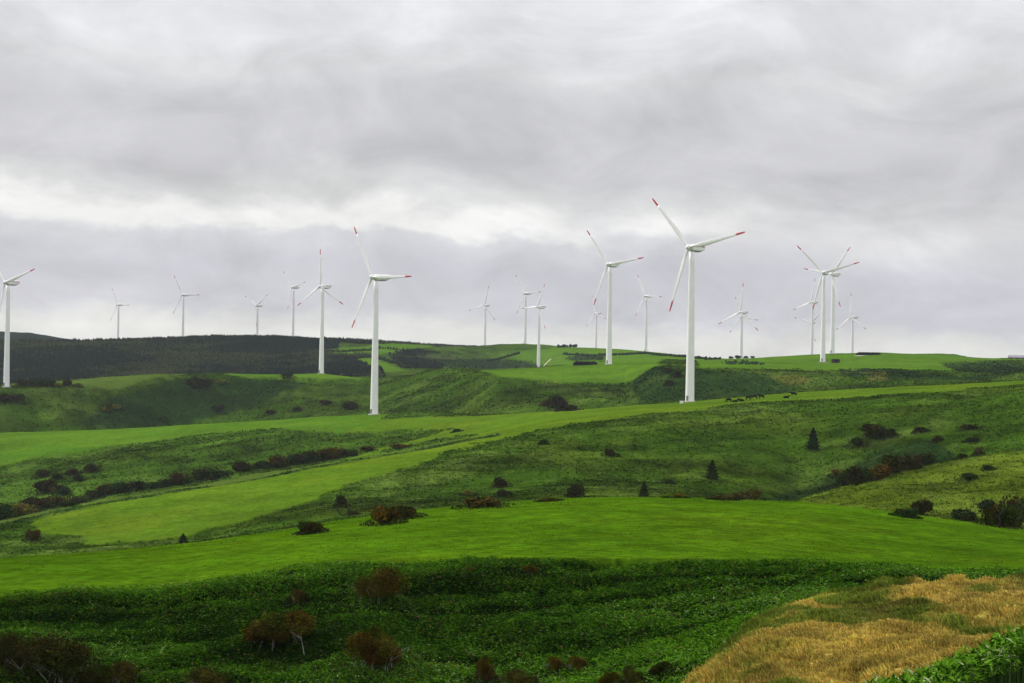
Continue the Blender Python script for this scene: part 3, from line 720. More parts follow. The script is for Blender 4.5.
# slope bushes
for a in [
 (876, 438, 26, 15, 'brown', 'red brown bush with ragged top on the right hillside'),
 (890, 437, 16, 10, 'brown', 'dark bush touching the red brown bush on the right hillside'),
 (868, 429, 15, 6, 'brown', 'low dark bush just above the red brown bush'),
 (856, 446, 20, 10, 'brown', 'small brown bush below and left of the red brown bush'),
 (842, 486, 26, 15, 'brown', 'lowest left bush of the dark thicket behind the right spur'),
 (860, 484, 30, 20, 'brown', 'brown bush second from left in the dark thicket'),
 (877, 480, 34, 22, 'rust', 'red tinged bush in the centre of the dark thicket'),
 (893, 474, 32, 22, 'brown', 'tallest dark brown bush of the thicket behind the spur'),
 (909, 470, 32, 22, 'brown', 'dark bush right of the tallest one in the thicket'),
 (925, 465, 24, 14, 'green', 'rightmost green bush of the dark thicket behind the spur'),
 (836, 476, 14, 7, 'yellow', 'small pale yellow bush at the left end of the thicket'),
 (921, 432, 14, 6, 'brown', 'small grey brown bush high on the right hillside'),
 (969, 430, 20, 6, 'brown', 'long flat dark bush high on the right hillside'),
 (937, 442, 10, 9, 'brown', 'small upright red brown bush above the spur crest'),
 (978, 455, 10, 9, 'rust', 'tiny orange red bush at the spur crest'),
 (962, 459, 14, 6, 'brown', 'low brown bush left of the orange red bush at the spur crest'),
 (971, 442, 14, 5, 'green', 'small dark green bush above the orange red bush'),
 (749, 500, 36, 12, 'rust', 'wide rust brown bush just behind the mown field crest'),
 (724, 500, 26, 8, 'olive', 'low ochre bush left of the wide rust brown bush'),
 (922, 515, 26, 18, 'brown', 'dark bush with reddish top on the right spur'),
 (905, 517, 24, 11, 'green', 'low dark green bush behind the field on the right spur'),
 (989, 470, 12, 6, 'green', 'small dark green bush high on the right spur'),
 (969, 480, 20, 8, 'green', 'flat dark green bush midway up the right spur'),
 (964, 521, 32, 14, 'green', 'dark green bush between the reddish one and the thicket at right'),
 (998, 527, 34, 26, 'brown', 'dark leafy bush, left part of the thicket at the right edge'),
 (1018, 527, 34, 34, 'olive', 'tall olive brown bush at the right edge of the photo'),
 (985, 508, 26, 12, 'green', 'dark low bush above the thicket at the right edge'),
 (501, 488, 18, 15, 'brown', 'upright brown bush above the ochre scrub in the middle'),
 (505, 497, 20, 11, 'green', 'dark green bush at the foot of the upright brown bush'),
 (482, 507, 46, 15, 'olive', 'wide ochre bush behind the mown field crest in the middle'),
 (469, 496, 16, 7, 'yellow', 'pale yellowish bush above the wide ochre bush'),
 (384, 524, 34, 20, 'rust', 'left half of the large rust brown bush pair behind the field'),
 (404, 518, 34, 15, 'brown', 'right half of the large rust brown bush pair behind the field'),
 (576, 497, 18, 16, 'brown', 'squarish brown bush behind the middle of the mown field crest'),
 (611, 456, 15, 10, 'brown', 'lone small dark bush halfway up the central hillside'),
 (669, 484, 10, 6, 'green', 'tiny green bush right of the small conifer by the field crest'),
 (676, 498, 20, 7, 'yellow', 'yellow green bush on the field crest near the small conifer'),
 (544, 444, 9, 6, 'green', 'tiny dark bush below the ridge field in the middle'),
 (341, 507, 14, 13, 'brown', 'rounded dark bush left of the rust brown pair'),
 (352, 515, 13, 7, 'brown', 'low dark bush below the rounded dark bush'),
 (311, 533, 26, 15, 'brown', 'dark bush on the mown field border left of centre'),
 (549, 501, 22, 5, 'rust', 'flat rusty bush on the field crest near the squarish bush'),
 (33, 541, 16, 13, 'rust', 'pinkish brown bush at the left end of the spur field'),
 (43, 477, 17, 10, 'brown', 'dark brown bush, highest left on the left slope'),
 (71, 475, 16, 9, 'brown', 'dark brown bush right of the highest left one'),
 (91, 471, 18, 8, 'brown', 'grey brown bush farthest right of the left slope cluster'),
 (57, 479, 12, 7, 'green', 'small dark bush between the two dark brown ones'),
 (78, 481, 14, 8, 'green', 'dark bush below the grey brown bush on the left slope'),
 (46, 493, 28, 15, 'brown', 'wide russet bush in the middle of the left slope cluster'),
 (62, 496, 18, 12, 'green', 'green bush beside the wide russet bush'),
 (57, 493, 12, 7, 'yellow', 'yellow green bush at the foot of the wide russet bush')]:
    bush(*a, group=GM)
hedge = [(3, 520, 24, 20, 'green'), (20, 516, 30, 17, 'yellow'), (31, 509, 22, 14, 'brown'), (45, 508, 22, 13, 'olive'), (57, 505, 18, 10, 'olive'), (66, 507, 18, 9, 'green'), (80, 503, 20, 9, 'olive'), (95, 499, 20, 10, 'green'),
         (108, 495, 22, 13, 'olive'), (122, 493, 22, 13, 'green'), (138, 491, 20, 12, 'green'), (152, 489, 20, 9, 'green'), (168, 486, 16, 8, 'green'), (182, 485, 24, 14, 'olive'), (205, 481, 28, 16, 'brown'), (222, 477, 16, 8, 'green'),
         (243, 472, 22, 13, 'brown'), (262, 469, 18, 10, 'green'), (280, 467, 26, 14, 'olive'), (298, 464, 24, 12, 'green'), (314, 462, 26, 15, 'brown'), (331, 459, 26, 14, 'rust'), (346, 457, 20, 10, 'brown'), (366, 452, 14, 6, 'olive'), (400, 449, 22, 7, 'rust')]
MATW = dict(green='dark green', yellow='yellow green', brown='dark brown', olive='olive', rust='russet')
for i, (x, y, w, h, mt_) in enumerate(hedge):
    bush(x, y - .5, w * 1.2, h * .9, mt_, '%s bush, %s from the left in the gully hedgerow' % (MATW[mt_], ORD[i]), HB)
for a in [
 (557, 411, 24, 18, 'brown', 'dark brown bush below the plateau field, tallest there'),
 (545, 406, 10, 8, 'rust', 'small russet bush beside the dark brown bush below the plateau'),
 (569, 411, 20, 9, 'brown', 'low dark bush right of the brown bush below the plateau'),
 (352, 409, 24, 9, 'brown', 'dark bush left of the foot of the second nearest turbine'),
 (326, 404, 16, 6, 'brown', 'small dark bush left of the dark bush by the turbine'),
 (296, 411, 12, 5, 'brown', 'small brown bush on the terrace far left of the turbine foot'),
 (270, 414, 12, 5, 'brown', 'tiny brown bush on the terrace edge, left of its neighbours'),
 (218, 411, 14, 7, 'green', 'small dark bush at the foot of the shaded hill'),
 (163, 421, 9, 5, 'green', 'tiny dark bush on the ridge edge below the shaded hill'),
 (196, 389, 14, 14, 'brown', 'dark brown bush under the brow of the shaded hill, left one'),
 (205, 388, 18, 13, 'brown', 'dark brown bush under the brow of the shaded hill, right one'),
 (190, 386, 10, 8, 'brown', 'smallest dark bush under the brow of the shaded hill'),
 (222, 384, 16, 5, 'yellow', 'pale green low bush under the brow of the shaded hill'),
 (288, 379, 14, 5, 'brown', 'flat dark bush near the foot of the third turbine'),
 (106, 412, 10, 6, 'yellow', 'left pale yellow bush in the gully of the shaded hill'),
 (117, 409, 11, 6, 'yellow', 'right pale yellow bush in the gully of the shaded hill'),
 (6, 401, 26, 10, 'brown', 'dark bush below the turbine at the left edge, left one'),
 (19, 401, 16, 8, 'brown', 'dark bush below the turbine at the left edge, right one'),
 (457, 432, 10, 4, 'green', 'tiny dark bush in the hollow of the ridge field'),
 (667, 372, 9, 6, 'brown', 'upper dark bush left of the nearest turbine tower'),
 (676, 378, 12, 8, 'brown', 'middle dark bush left of the nearest turbine tower'),
 (670, 385, 10, 6, 'brown', 'lower dark bush left of the nearest turbine tower')]:
    bush(*a, group='far bushes beyond the ridge', y0=700)
for i, (x, y, w, h, mt_) in enumerate([(22, 386, 14, 8, 'brown'), (31, 386, 12, 9, 'green'), (41, 386.5, 14, 8, 'brown'), (50, 386, 12, 8, 'green'), (58, 387, 10, 5, 'yellow'), (68, 386, 12, 8, 'brown'), (78, 386.5, 10, 4, 'yellow')]):
    bush(x, y, w, h, mt_, '%s bush, %s right of the turbine at the left edge' % (MATW[mt_], ORD[i]), 'bushes in a line beside the left edge turbine', y0=1250)
for i, (x, w, h) in enumerate([(731, 6, 3), (738, 8, 4), (746, 6, 3), (753, 5, 2.5)]):
    p = at(x, 359, 1850)
    bush(x, 359, w, h, 'green', 'tiny dark bush on the skyline, %s left of the double turbine' % ORD[3 - i], 'skyline bushes', Yfix=1850)

# conifers
def conifer_mesh():
    P = []; g = np.random.default_rng(5)
    for i in range(2600):
        t = g.uniform(.04, 1) ** 1.15; r = .62 * (1 - t) ** .7 * (.82 + .22 * math.sin(t * 40)) * g.uniform(.35, 1.08); a = g.uniform(0, 6.283)
        P.append((r * math.cos(a), r * math.sin(a), t - .06 * r))
    P = np.array(P)
    V, F_, C = quads(P, g.uniform(.02, .042, len(P)), np.array((.06, .068, .022)) * g.uniform(.5, 1.5, (len(P), 1)), .3)
    return np_mesh('conifer_crown', V, F_, C)
CF = conifer_mesh(); CF.materials.append(M['needle'])
v, f = tube([(0, 0, -.05), (0, 0, .5), (0, 0, .98)], [.035, .02, .005], 7); CT = np_mesh('conifer_trunk', v, f); CT.materials.append(M['bark'])
for px, py, w, h, lb in [(813, 449.5, 15, 22, 'tallest dark conifer alone on the right hillside'), (712, 480, 15, 20, 'dark conifer on the central hillside left of the tallest one'),
                         (644, 497, 12, 15, 'small conifer just behind the mown field crest'), (183, 548, 15, 14, 'small squat conifer on the left border of the mown field')]:
    p = hit(px, py, 260); mpp = p[1] / F
    e = empty('conifer', (p[0], p[1], p[2] - .05), random.uniform(0, 6))
    a = link('crown', CF, None, e); b = link('trunk', CT, None, e)
    a.scale = b.scale = (w * mpp, w * mpp, h * mpp)
    tag(e, lb, 'conifer', 'small conifers on the hillside')

def skirts():
    parts = []
    for x, y, W, Hh, mt_ in BUSHES:
        if y > 1700: continue
        n = int(260 if y > 300 else 500)
        a = rng.uniform(0, 6.283, n); r = W * rng.uniform(.2, 1.0, n) ** .6 * 1.4
        X = x + np.cos(a) * r; Y = y + np.sin(a) * r; Z = height(X, Y)
        hh = Hh * .42 * np.clip(1.25 - r / (W * 1.4), 0, 1) * rng.uniform(.1, 1, n)
        c = np.array((.016, .030, .006)) if mt_ in ('green', 'yellow') else np.array((.024, .027, .009))
        parts.append(quads(np.stack([X, Y, Z + hh], 1), rng.uniform(.10, .26, n) * np.clip(y / 500, .6, 1.6), c * rng.uniform(.5, 1.7, (n, 1))))
    V, F_, C = merge(parts)
    tag(link('scrub_undergrowth', np_mesh('scrub_undergrowth', V, F_, C), M['forest']), 'low dark scrub and weeds growing round the feet of the bushes', 'undergrowth', kind='stuff')
skirts()
# ------------------------------------------------------------------ field-edge hedges, far
def far_hedge(pts, Y, h, label):
    P = []
    for (x0, y0), (x1, y1), Ya, Yb in zip(pts[:-1], pts[1:], Y[:-1], Y[1:]):
        a = at(x0, y0, Ya)[:2]; b = at(x1, y1, Yb)[:2]; n = max(2, int(np.hypot(*(b - a)) / 2.2))
        for i in range(n): P.append(a + (b - a) * i / n)
    P = np.array(P) + rng.normal(0, .8, (len(P), 2)); Z = height(P[:, 0], P[:, 1]); k = len(P)
    c = P.mean(axis=0); cz = Z.mean()
    V, F_, C = tree_blobs(P[:, 0] - c[0], P[:, 1] - c[1], Z - cz - .3, rng.uniform(.7, 1.3, k) * h, np.zeros(k, bool), np.array((.016, .030, .013)) * rng.uniform(.7, 1.4, (k, 1)))
    o = link('hedge', np_mesh('hedge', V, F_, C), M['forest']); o.location = (c[0], c[1], cz)
    tag(o, label, 'hedge', 'hedges between the far fields')
far_hedge([(563, 349), (590, 350.5), (612, 352), (650, 354), (680, 357), (720, 361)], [2450, 2350, 2250, 2100, 1950, 1750], 2.6, 'thin dark hedge running behind the plateau field from the middle turbines')
far_hedge([(558, 348.5), (578, 348.5)], [2560, 2560], 4.5, 'short thick hedge clump on the skyline left of the plateau turbine')
far_hedge([(323, 349), (345, 347), (370, 344.5), (381, 342.5), (420, 344)], [2300, 2330, 2380, 2420, 2400], 3.0, 'dark hedge along the top of the far bright field')
far_hedge([(352, 360), (370, 356.5), (384, 361), (410, 371.5)], [2200, 2250, 2180, 1950], 3.0, 'dark hedge round the small triangular far field')
far_hedge([(487, 357), (505, 354.5), (520, 351.5)], [2400, 2450, 2500], 3.0, 'short dark hedge at the left end of the upper plateau field')

# ------------------------------------------------------------------ turbines
def lathe(prof, K=24, axis='z'):
    V = []; n = len(prof)
    for z, r in prof:
        for k in range(K):
            t = k / K * 2 * math.pi
            V.append((r * math.cos(t), r * math.sin(t), z) if axis == 'z' else (r * math.cos(t), z, r * math.sin(t)))
    F_ = [[i * K + k, i * K + (k + 1) % K, (i + 1) * K + (k + 1) % K, (i + 1) * K + k] for i in range(n - 1) for k in range(K)]
    if axis == 'y': F_ = [f[::-1] for f in F_]
    caps = [np.array([list(range(K))[::-1] if axis == 'z' else list(range(K))]), np.array([[(n - 1) * K + k for k in range(K)][::1 if axis == 'z' else -1]])]
    return np.array(V, float), [np.array(F_)] + caps
def loft_box(secs):
    """rounded-rect sections along y: (y, halfwidth, zlow, zhigh)"""
    K = 16; V = []
    for y, w, z0, z1 in secs:
        cz = (z0 + z1) / 2; hz = (z1 - z0) / 2
        for k in range(K):
            t = (k + .5) / K * 2 * math.pi; c, s = math.cos(t), math.sin(t)
            V.append((w * math.copysign(abs(c) ** .45, c), y, cz + hz * math.copysign(abs(s) ** .45, s)))
    n = len(secs)
    F_ = [[i * K + (k + 1) % K, i * K + k, (i + 1) * K + k, (i + 1) * K + (k + 1) % K] for i in range(n - 1) for k in range(K)]
    return np.array(V), [np.array(F_), np.array([list(range(K))]), np.array([[(n - 1) * K + k for k in range(K)][::-1]])]
TH = 70.0
prof = [(-1.5, 2.05), (0, 2.05)]
for z in range(4, 68, 4):
    prof += [(z, 2.05 - .85 * z / 68)]
prof += [(68.2, 1.2)]
TOWER = np_mesh('tower', *lathe(prof, 28), smooth=True)
v, f = lathe([(0, 3.2), (.35, 3.1), (.4, 2.2)], 24); FOOT = np_mesh('tower_foot', v, f)
dv = []
for sx in (-.5, .5):
    for y in (-2.2, -1.9):
        for z in (.6, 2.9): dv.append((sx, y, z))
FL = []
for z in (17, 34, 51):
    w_ = 2.05 - .85 * z / 68 + .05; v, f = lathe([(z - .14, w_ - .08), (z - .13, w_), (z + .13, w_), (z + .14, w_ - .08)], 28); FL.append(np_mesh('flange', v, f[0]))
DOOR = np_mesh('door', np.array(dv), np.array([[0, 4, 5, 1], [2, 3, 7, 6], [0, 1, 3, 2], [4, 6, 7, 5], [1, 5, 7, 3], [0, 2, 6, 4]]))
NAC = np_mesh('nacelle', *loft_box([(-2.6, .95, -1.0, 1.0), (-2.4, 1.25, -1.35, 1.3), (-1.0, 1.5, -1.6, 1.6), (3.5, 1.55, -1.65, 1.7), (6.0, 1.5, -1.2, 1.65), (7.4, 1.3, -.5, 1.55), (7.6, 1.1, -.3, 1.4)]), smooth=False)
STR = np_mesh('nacelle_stripe', *loft_box([(1.2, 1.59, .35, 1.05), (3.5, 1.62, .35, 1.05), (6.0, 1.58, .35, 1.05), (7.2, 1.38, .35, 1.0)]))
BOT = np_mesh('nacelle_underside_shade', *loft_box([(-2.0, 1.15, -1.72, -1.3), (3.4, 1.3, -1.85, -1.3), (5.0, 1.1, -1.6, -1.2)]))  # dark grey slab, paints the shade under the nacelle
HUBM = np_mesh('hub', *lathe([(-5.9, .05), (-5.75, .45), (-5.3, .95), (-4.6, 1.3), (-3.8, 1.4), (-3.0, 1.3), (-2.62, 1.0)], 20, 'y'), smooth=True)
def blade_mesh(name, t0, t1, n):
    Rr = 30.6; K = 12; V = []
    for i in range(n + 1):
        t = t0 + (t1 - t0) * i / n; r = .8 + t * (Rr - .8)
        ch = np.interp(t, [0, .06, .2, .3, .6, .9, .975, 1], [1.15, 1.15, 2.25, 2.1, 1.4, .9, .7, .12])
        th = np.interp(t, [0, .06, .2, .5, 1], [1.3, 1.25, .65, .3, .08])
        tw = np.interp(t, [0, .15, .5, 1], [R(22), R(16), R(6), R(1)])
        off = np.interp(t, [0, .06, .2, 1], [0, 0, .35, .12])
        for k in range(K):
            a = k / K * 2 * math.pi; x = ch / 2 * math.cos(a) + off * 1.0; y = th / 2 * math.sin(a) * (1 if t < .08 else (1 + .5 * math.cos(a)) * .9)
            V.append((x * math.cos(tw) - y * math.sin(tw), x * math.sin(tw) + y * math.cos(tw), r))
    F_ = [[i * K + k, i * K + (k + 1) % K, (i + 1) * K + (k + 1) % K, (i + 1) * K + k] for i in range(n) for k in range(K)]
    return np_mesh(name, np.array(V), [np.array(F_), np.array([list(range(K))[::-1]]), np.array([[n * K + k for k in range(K)]])], smooth=True)
BL = blade_mesh('blade', 0, .835, 22); BT = blade_mesh('blade_tip', .8355, 1, 8)
for me, mt_ in ((TOWER, 'white'), (FOOT, 'concrete'), (DOOR, 'grey'), *[(q, 'white') for q in FL], (NAC, 'white'), (STR, 'red'), (BOT, 'grey'), (HUBM, 'white'), (BL, 'white'), (BT, 'red')): me.materials.append(M[mt_])
def make_turbine():
    root = empty('wind_turbine', (0, 0, 0))
    t = link('tower', TOWER, None, root); link('door', DOOR, None, t); [link('flange', q, None, t) for q in FL]; link('tower_foot', FOOT, None, root)
    nac = link('nacelle', NAC, None, root); link('stripe', STR, None, nac); link('underside_shade', BOT, None, nac); nac.location.z = TH
    h = link('hub', HUBM, None, root); h.location.z = TH
    for k in range(3):
        b = link('blade', BL, None, root); link('blade_tip', BT, None, b); b.location = (0, -2.9, TH)
    return root
def copy_tree(o, parent=None):
    c = o.copy(); COL.objects.link(c); c.parent = parent
    for ch in list(o.children): copy_tree(ch, c)
    return c
G = 'white wind turbines on the hills'
# hub pixel, blade tips relative (x right, y up), base pixel y, depth, label
TB = [
 ((5.3, 282.5), [(28.7, 12.5), (-21.6, 32), (-7.4, -44.6)], 388.5, 1321, 'wind turbine at the left edge, its left blades cut off'),
 ((117.3, 304.6), [(-5, 16.5), (11.2, 1.6), (-8, -16.5)], 348, 3190, 'smallest distant turbine above the dark woodland, farthest left on the skyline'),
 ((182.2, 294.8), [(-7.4, 19.3), (17.2, 1.4), (-9.8, -19.3)], 346, 2710, 'distant turbine above the dark woodland, second from left on the skyline'),
 ((256.7, 305.7), [(-11, 9.5), (12, 11.7), (0, -21)], 354, 2890, 'short distant turbine with two blades raised in a V behind the woodland'),
 ((292.5, 287.4), [(-8.8, 15.4), (13.3, 6), (-5.3, -22.5)], 340, 2665, 'distant turbine on the woodland skyline just left of a larger one'),
 ((322, 286.4), [(0, 38), (-25, -20.7), (20.7, -16.6)], 373.5, 1606, 'medium turbine with one blade straight up, on the bright brow'),
 ((371.5, 277), [(-14, 50), (41, 3), (-20, -53)], 414.8, 1019, 'second nearest large turbine, standing on the ridge field left of centre'),
 ((485, 305.4), [(4.3, 20), (-16.8, -6), (9.5, -14.4)], 353, 2930, 'distant turbine beyond the end of the dark woodland'),
 ((524.8, 293.4), [(-7.4, 18.6), (17.2, 2.8), (-8.1, -21)], 345.8, 2645, 'distant turbine with its foot on the green skyline mound'),
 ((539.2, 307), [(7.3, 24.5), (-17, -3), (5.6, -20.5)], 366.8, 2330, 'turbine beside the pale track at the left end of the plateau field'),
 ((596, 313.4), [(-2.6, 19), (-8, -13), (10.6, -6)], 357, 3140, 'faint small turbine behind the large plateau turbine'),
 ((609.3, 264.3), [(-20, 34.4), (35.4, 8.5), (-16, -41)], 365, 1372, 'large turbine standing on the bright plateau field beside the black sheeted heap'),
 ((645.6, 295.9), [(-6.3, 21), (16.8, .4), (-10.2, -21)], 352.5, 2490, 'distant turbine on the skyline between the plateau turbine and the nearest one'),
 ((690.2, 247.3), [(-33.5, 49), (57, 16), (-20, -65)], 403, 893, 'nearest and tallest turbine, standing on the ridge beside the cows'),
 ((741.2, 312.4), [(3.8, 30.5), (-22.6, -12.5), (17, -17)], 381, 2011, 'front turbine of the overlapping pair right of the nearest turbine'),
 ((742.5, 316.5), [(-5, 20), (-12, -17), (17, -3)], 365, 2820, 'rear turbine almost hidden behind the front one of the overlapping pair'),
 ((813.7, 301.7), [(3, 25.6), (-21.3, -9.3), (9.5, -14.7)], 359, 2430, 'smaller turbine just left of the two crossing turbines'),
 ((815, 322.6), [(-18, 5.5), (12, 14), (4, -20)], 368, 3030, 'tiny turbine mostly hidden behind the smaller turbine left of the crossing pair'),
 ((824.6, 272.5), [(-24.6, 27), (34.4, 12.5), (-12, -35)], 361.3, 1568, 'front turbine of the crossing pair, beside the small dark hut'),
 ((836.3, 274.2), [(17.5, 27), (-29.4, 4), (5.3, -33)], 354, 1736, 'rear turbine of the crossing pair on the right skyline'),
 ((852.8, 317.2), [(-1.5, 25), (-16, -12), (14, -13)], 374, 2430, 'short turbine right of the crossing pair with one blade straight up'),
]
first = None
for i, (hub, tips, by, Yd, lab) in enumerate(TB):
    tp = np.array(tips, float); tp -= tp.mean(axis=0)
    Rr = math.sqrt((tp[:, 1] ** 2).sum() / 1.5); cR = math.sqrt((tp[:, 0] ** 2).sum() / 1.5)
    c = min(cR / Rr, .97); c = max(c, .6)
    psi = math.acos(c)
    o = make_turbine() if first is None else copy_tree(first)
    if first is None: first = o
    FX = [5.6, 117.6, 182.4, 256.7, 292.7, 321, 373.8, 484.7, 525, 538.4, 595.8, 609, 645.8, 690.2, 741, 741.6, 812, 811.7, 823.3, 832.7, 852.2]
    hp = at(hub[0], hub[1], Yd)
    off = 2.9
    bx = at(FX[i], by, Yd)[0]; byy = Yd + off * c
    gz = ground_pt(bx, byy)
    hz = hp[2] - gz
    print('turbine', i, 'R', round(Rr, 1), 'c', round(c, 2), 'hub height', round(hz, 1))
    hz = min(max(hz, 54), 84)
    o.location = (bx, byy, gz)
    # face: account for the bearing of the turbine
    o.rotation_euler = (0, 0, -psi - math.atan2(bx, byy))
    ths = [math.degrees(math.atan2(t[1], t[0] / c)) for t in tp]
    order = sorted(th % 360 for th in ths)
    th0 = order[0] + ((order[1] - order[0] - 120) + (order[2] - order[0] - 240)) / 3
    th0 += math.degrees(ROLL)
    bl = [ch for ch in o.children if ch.name.startswith('blade')]
    for k, b in enumerate(bl):
        b.location = (0, -2.9, hz); b.rotation_euler = (0, R(90 - th0 - 120 * k), 0)
    for ch in o.children:
        if ch.name.startswith('nacelle') or ch.name.startswith('hub'): ch.location.y = 1.4
        if ch.name.startswith('tower') and not ch.name.startswith('tower_foot'): ch.scale = (1, 1, hz / TH)
        if ch.name.startswith('nacelle') or ch.name.startswith('hub'): ch.location.z = hz
    tag(o, lab, 'wind turbine', G)

# ------------------------------------------------------------------ cows
def cow_mesh(name, pose):
    me = bpy.data.meshes.new(name + '_skin')
    if pose == 'graze':
        J = [((0, 0, 1.05), .36), ((.45, 0, 1.08), .34), ((.85, 0, 1.1), .33), ((-.45, 0, 1.02), .38), ((-.85, 0, 1.05), .32), ((1.15, 0, .92), .20), ((1.4, 0, .55), .15), ((1.52, 0, .28), .13), ((1.62, 0, .1), .09),
             ((.75, .2, .62), .12), ((.75, .2, .35), .07), ((.76, .2, .03), .065), ((.75, -.2, .62), .12), ((.82, -.2, .35), .07), ((.86, -.2, .03), .065),
             ((-.8, .22, .68), .15), ((-.9, .22, .4), .075), ((-.85, .22, .03), .065), ((-.8, -.22, .68), .15), ((-.84, -.22, .4), .075), ((-.76, -.22, .03), .065), ((-1.12, 0, 1.0), .05), ((-1.16, 0, .5), .035)]
    elif pose == 'stand':
        J = [((0, 0, 1.05), .36), ((.45, 0, 1.08), .34), ((.85, 0, 1.12), .33), ((-.45, 0, 1.02), .38), ((-.85, 0, 1.05), .32), ((1.15, 0, 1.25), .21), ((1.4, 0, 1.42), .16), ((1.58, 0, 1.38), .14), ((1.78, 0, 1.25), .09),
             ((.75, .2, .62), .12), ((.75, .2, .35), .07), ((.76, .2, .03), .065), ((.75, -.2, .62), .12), ((.8, -.2, .35), .07), ((.78, -.2, .03), .065),
             ((-.8, .22, .68), .15), ((-.9, .22, .4), .075), ((-.85, .22, .03), .065), ((-.8, -.22, .68), .15), ((-.9, -.22, .4), .075), ((-.88, -.22, .03), .065), ((-1.12, 0, 1.0), .05), ((-1.16, 0, .5), .035)]
    else:
        J = [((0, 0, .38), .36), ((.45, 0, .42), .34), ((.8, 0, .45), .31), ((-.45, 0, .38), .38), ((-.85, 0, .38), .32), ((1.1, 0, .62), .20), ((1.32, 0, .85), .16), ((1.5, 0, .82), .14), ((1.7, 0, .7), .09),
             ((.75, .32, .16), .11), ((.95, .38, .1), .07), ((.7, .42, .06), .06), ((.75, -.32, .16), .11), ((.95, -.38, .1), .07), ((.7, -.42, .06), .06),
             ((-.7, .36, .18), .14), ((-.45, .46, .1), .075), ((-.7, .5, .06), .06), ((-.7, -.36, .18), .14), ((-.45, -.46, .1), .075), ((-.7, -.5, .06), .06), ((-1.12, 0, .3), .05), ((-1.2, .2, .08), .035)]
    E = [(0, 1), (1, 2), (0, 3), (3, 4), (2, 5), (5, 6), (6, 7), (7, 8), (2, 9), (9, 10), (10, 11), (2, 12), (12, 13), (13, 14), (4, 15), (15, 16), (16, 17), (4, 18), (18, 19), (19, 20), (4, 21), (21, 22)]
    # ears and horns grow from the poll
    J += [((J[6][0][0] + .02, .24, J[6][0][2] + .06), .04), ((J[6][0][0] + .02, -.24, J[6][0][2] + .06), .04)]
    E += [(6, 23), (6, 24)]
    me.from_pydata([j[0] for j in J], E, [])
    ob = bpy.data.objects.new('tmp', me); COL.objects.link(ob)
    md = ob.modifiers.new('s', 'SKIN'); sv = me.skin_vertices[0].data
    for i, j in enumerate(J): sv[i].radius = (j[1], j[1]); sv[i].use_root = (i == 0)
    md2 = ob.modifiers.new('u', 'SUBSURF'); md2.levels = 1
    dg = bpy.context.evaluated_depsgraph_get(); dg.update()
    out = bpy.data.meshes.new_from_object(ob.evaluated_get(dg)); out.name = name
    bpy.data.objects.remove(ob); out.materials.clear(); out.materials.append(M['cow'])
    for p in out.polygons: p.use_smooth = True
    return out
CW = {k: cow_mesh('cow_' + k, k) for k in ('graze', 'stand', 'lie')}
for i, (x, y, pose, rz, d) in enumerate([(729, 403, 'graze', 3.3, 'grazing'), (734.8, 402.6, 'lie', .2, 'lying'), (741.5, 401.6, 'lie', 3.0, 'lying'), (748.2, 400.6, 'stand', .4, 'standing'), (754.8, 399.9, 'graze', 2.8, 'grazing'),
                                         (761.5, 399.6, 'stand', 3.3, 'standing'), (786, 398.6, 'lie', .1, 'lying'), (794, 397.2, 'stand', 3.0, 'standing')]):
    p = hit(x, y, 600, 1000)
    o = link('cow', CW[pose]); p[2] += .12; o.location = p; o.rotation_euler = (0, 0, rz); o.scale = (1.05, 1.5, 1.4)
    tag(o, '%s black cow, %s from the left in the herd on the ridge' % (d, ORD[i]), 'cow', 'black cows grazing on the ridge')

# ------------------------------------------------------------------ small structures
def box(x0, x1, y0, y1, z0, z1):
    V = np.array([(x, y, z) for x in (x0, x1) for y in (y0, y1) for z in (z0, z1)], float)
    return V, np.array([[0, 1, 3, 2], [4, 6, 7, 5], [0, 4, 5, 1], [2, 3, 7, 6], [1, 5, 7, 3], [0, 2, 6, 4]])
def boxes(name, bs, mat, parent):
    V, F_ = join([box(*b) for b in bs]); return link(name, np_mesh(name, V, F_), M[mat], parent)
# transformer cabinet by the nearest turbine
p = hit(681.5, 403.5, 600, 1000)
e = empty('transformer_cabinet', p, -.3)
boxes('cabinet', [(-1.1, 1.1, -.7, .7, 0, 1.9)], 'white', e); e.scale = (.62, .62, .62)
boxes('plinth', [(-1.3, 1.3, -.9, .9, -.5, .12)], 'concrete', e)
boxes('roof', [(-1.2, 1.2, -.8, .8, 1.903, 2.02)], 'grey', e); boxes('door', [(-.95, -.05, -.74, -.703, .2, 1.75)], 'white', e); boxes('door', [(.05, .95, -.74, -.703, .2, 1.75)], 'white', e)
tag(e, 'small white transformer cabinet at the foot of the nearest turbine', 'cabinet')
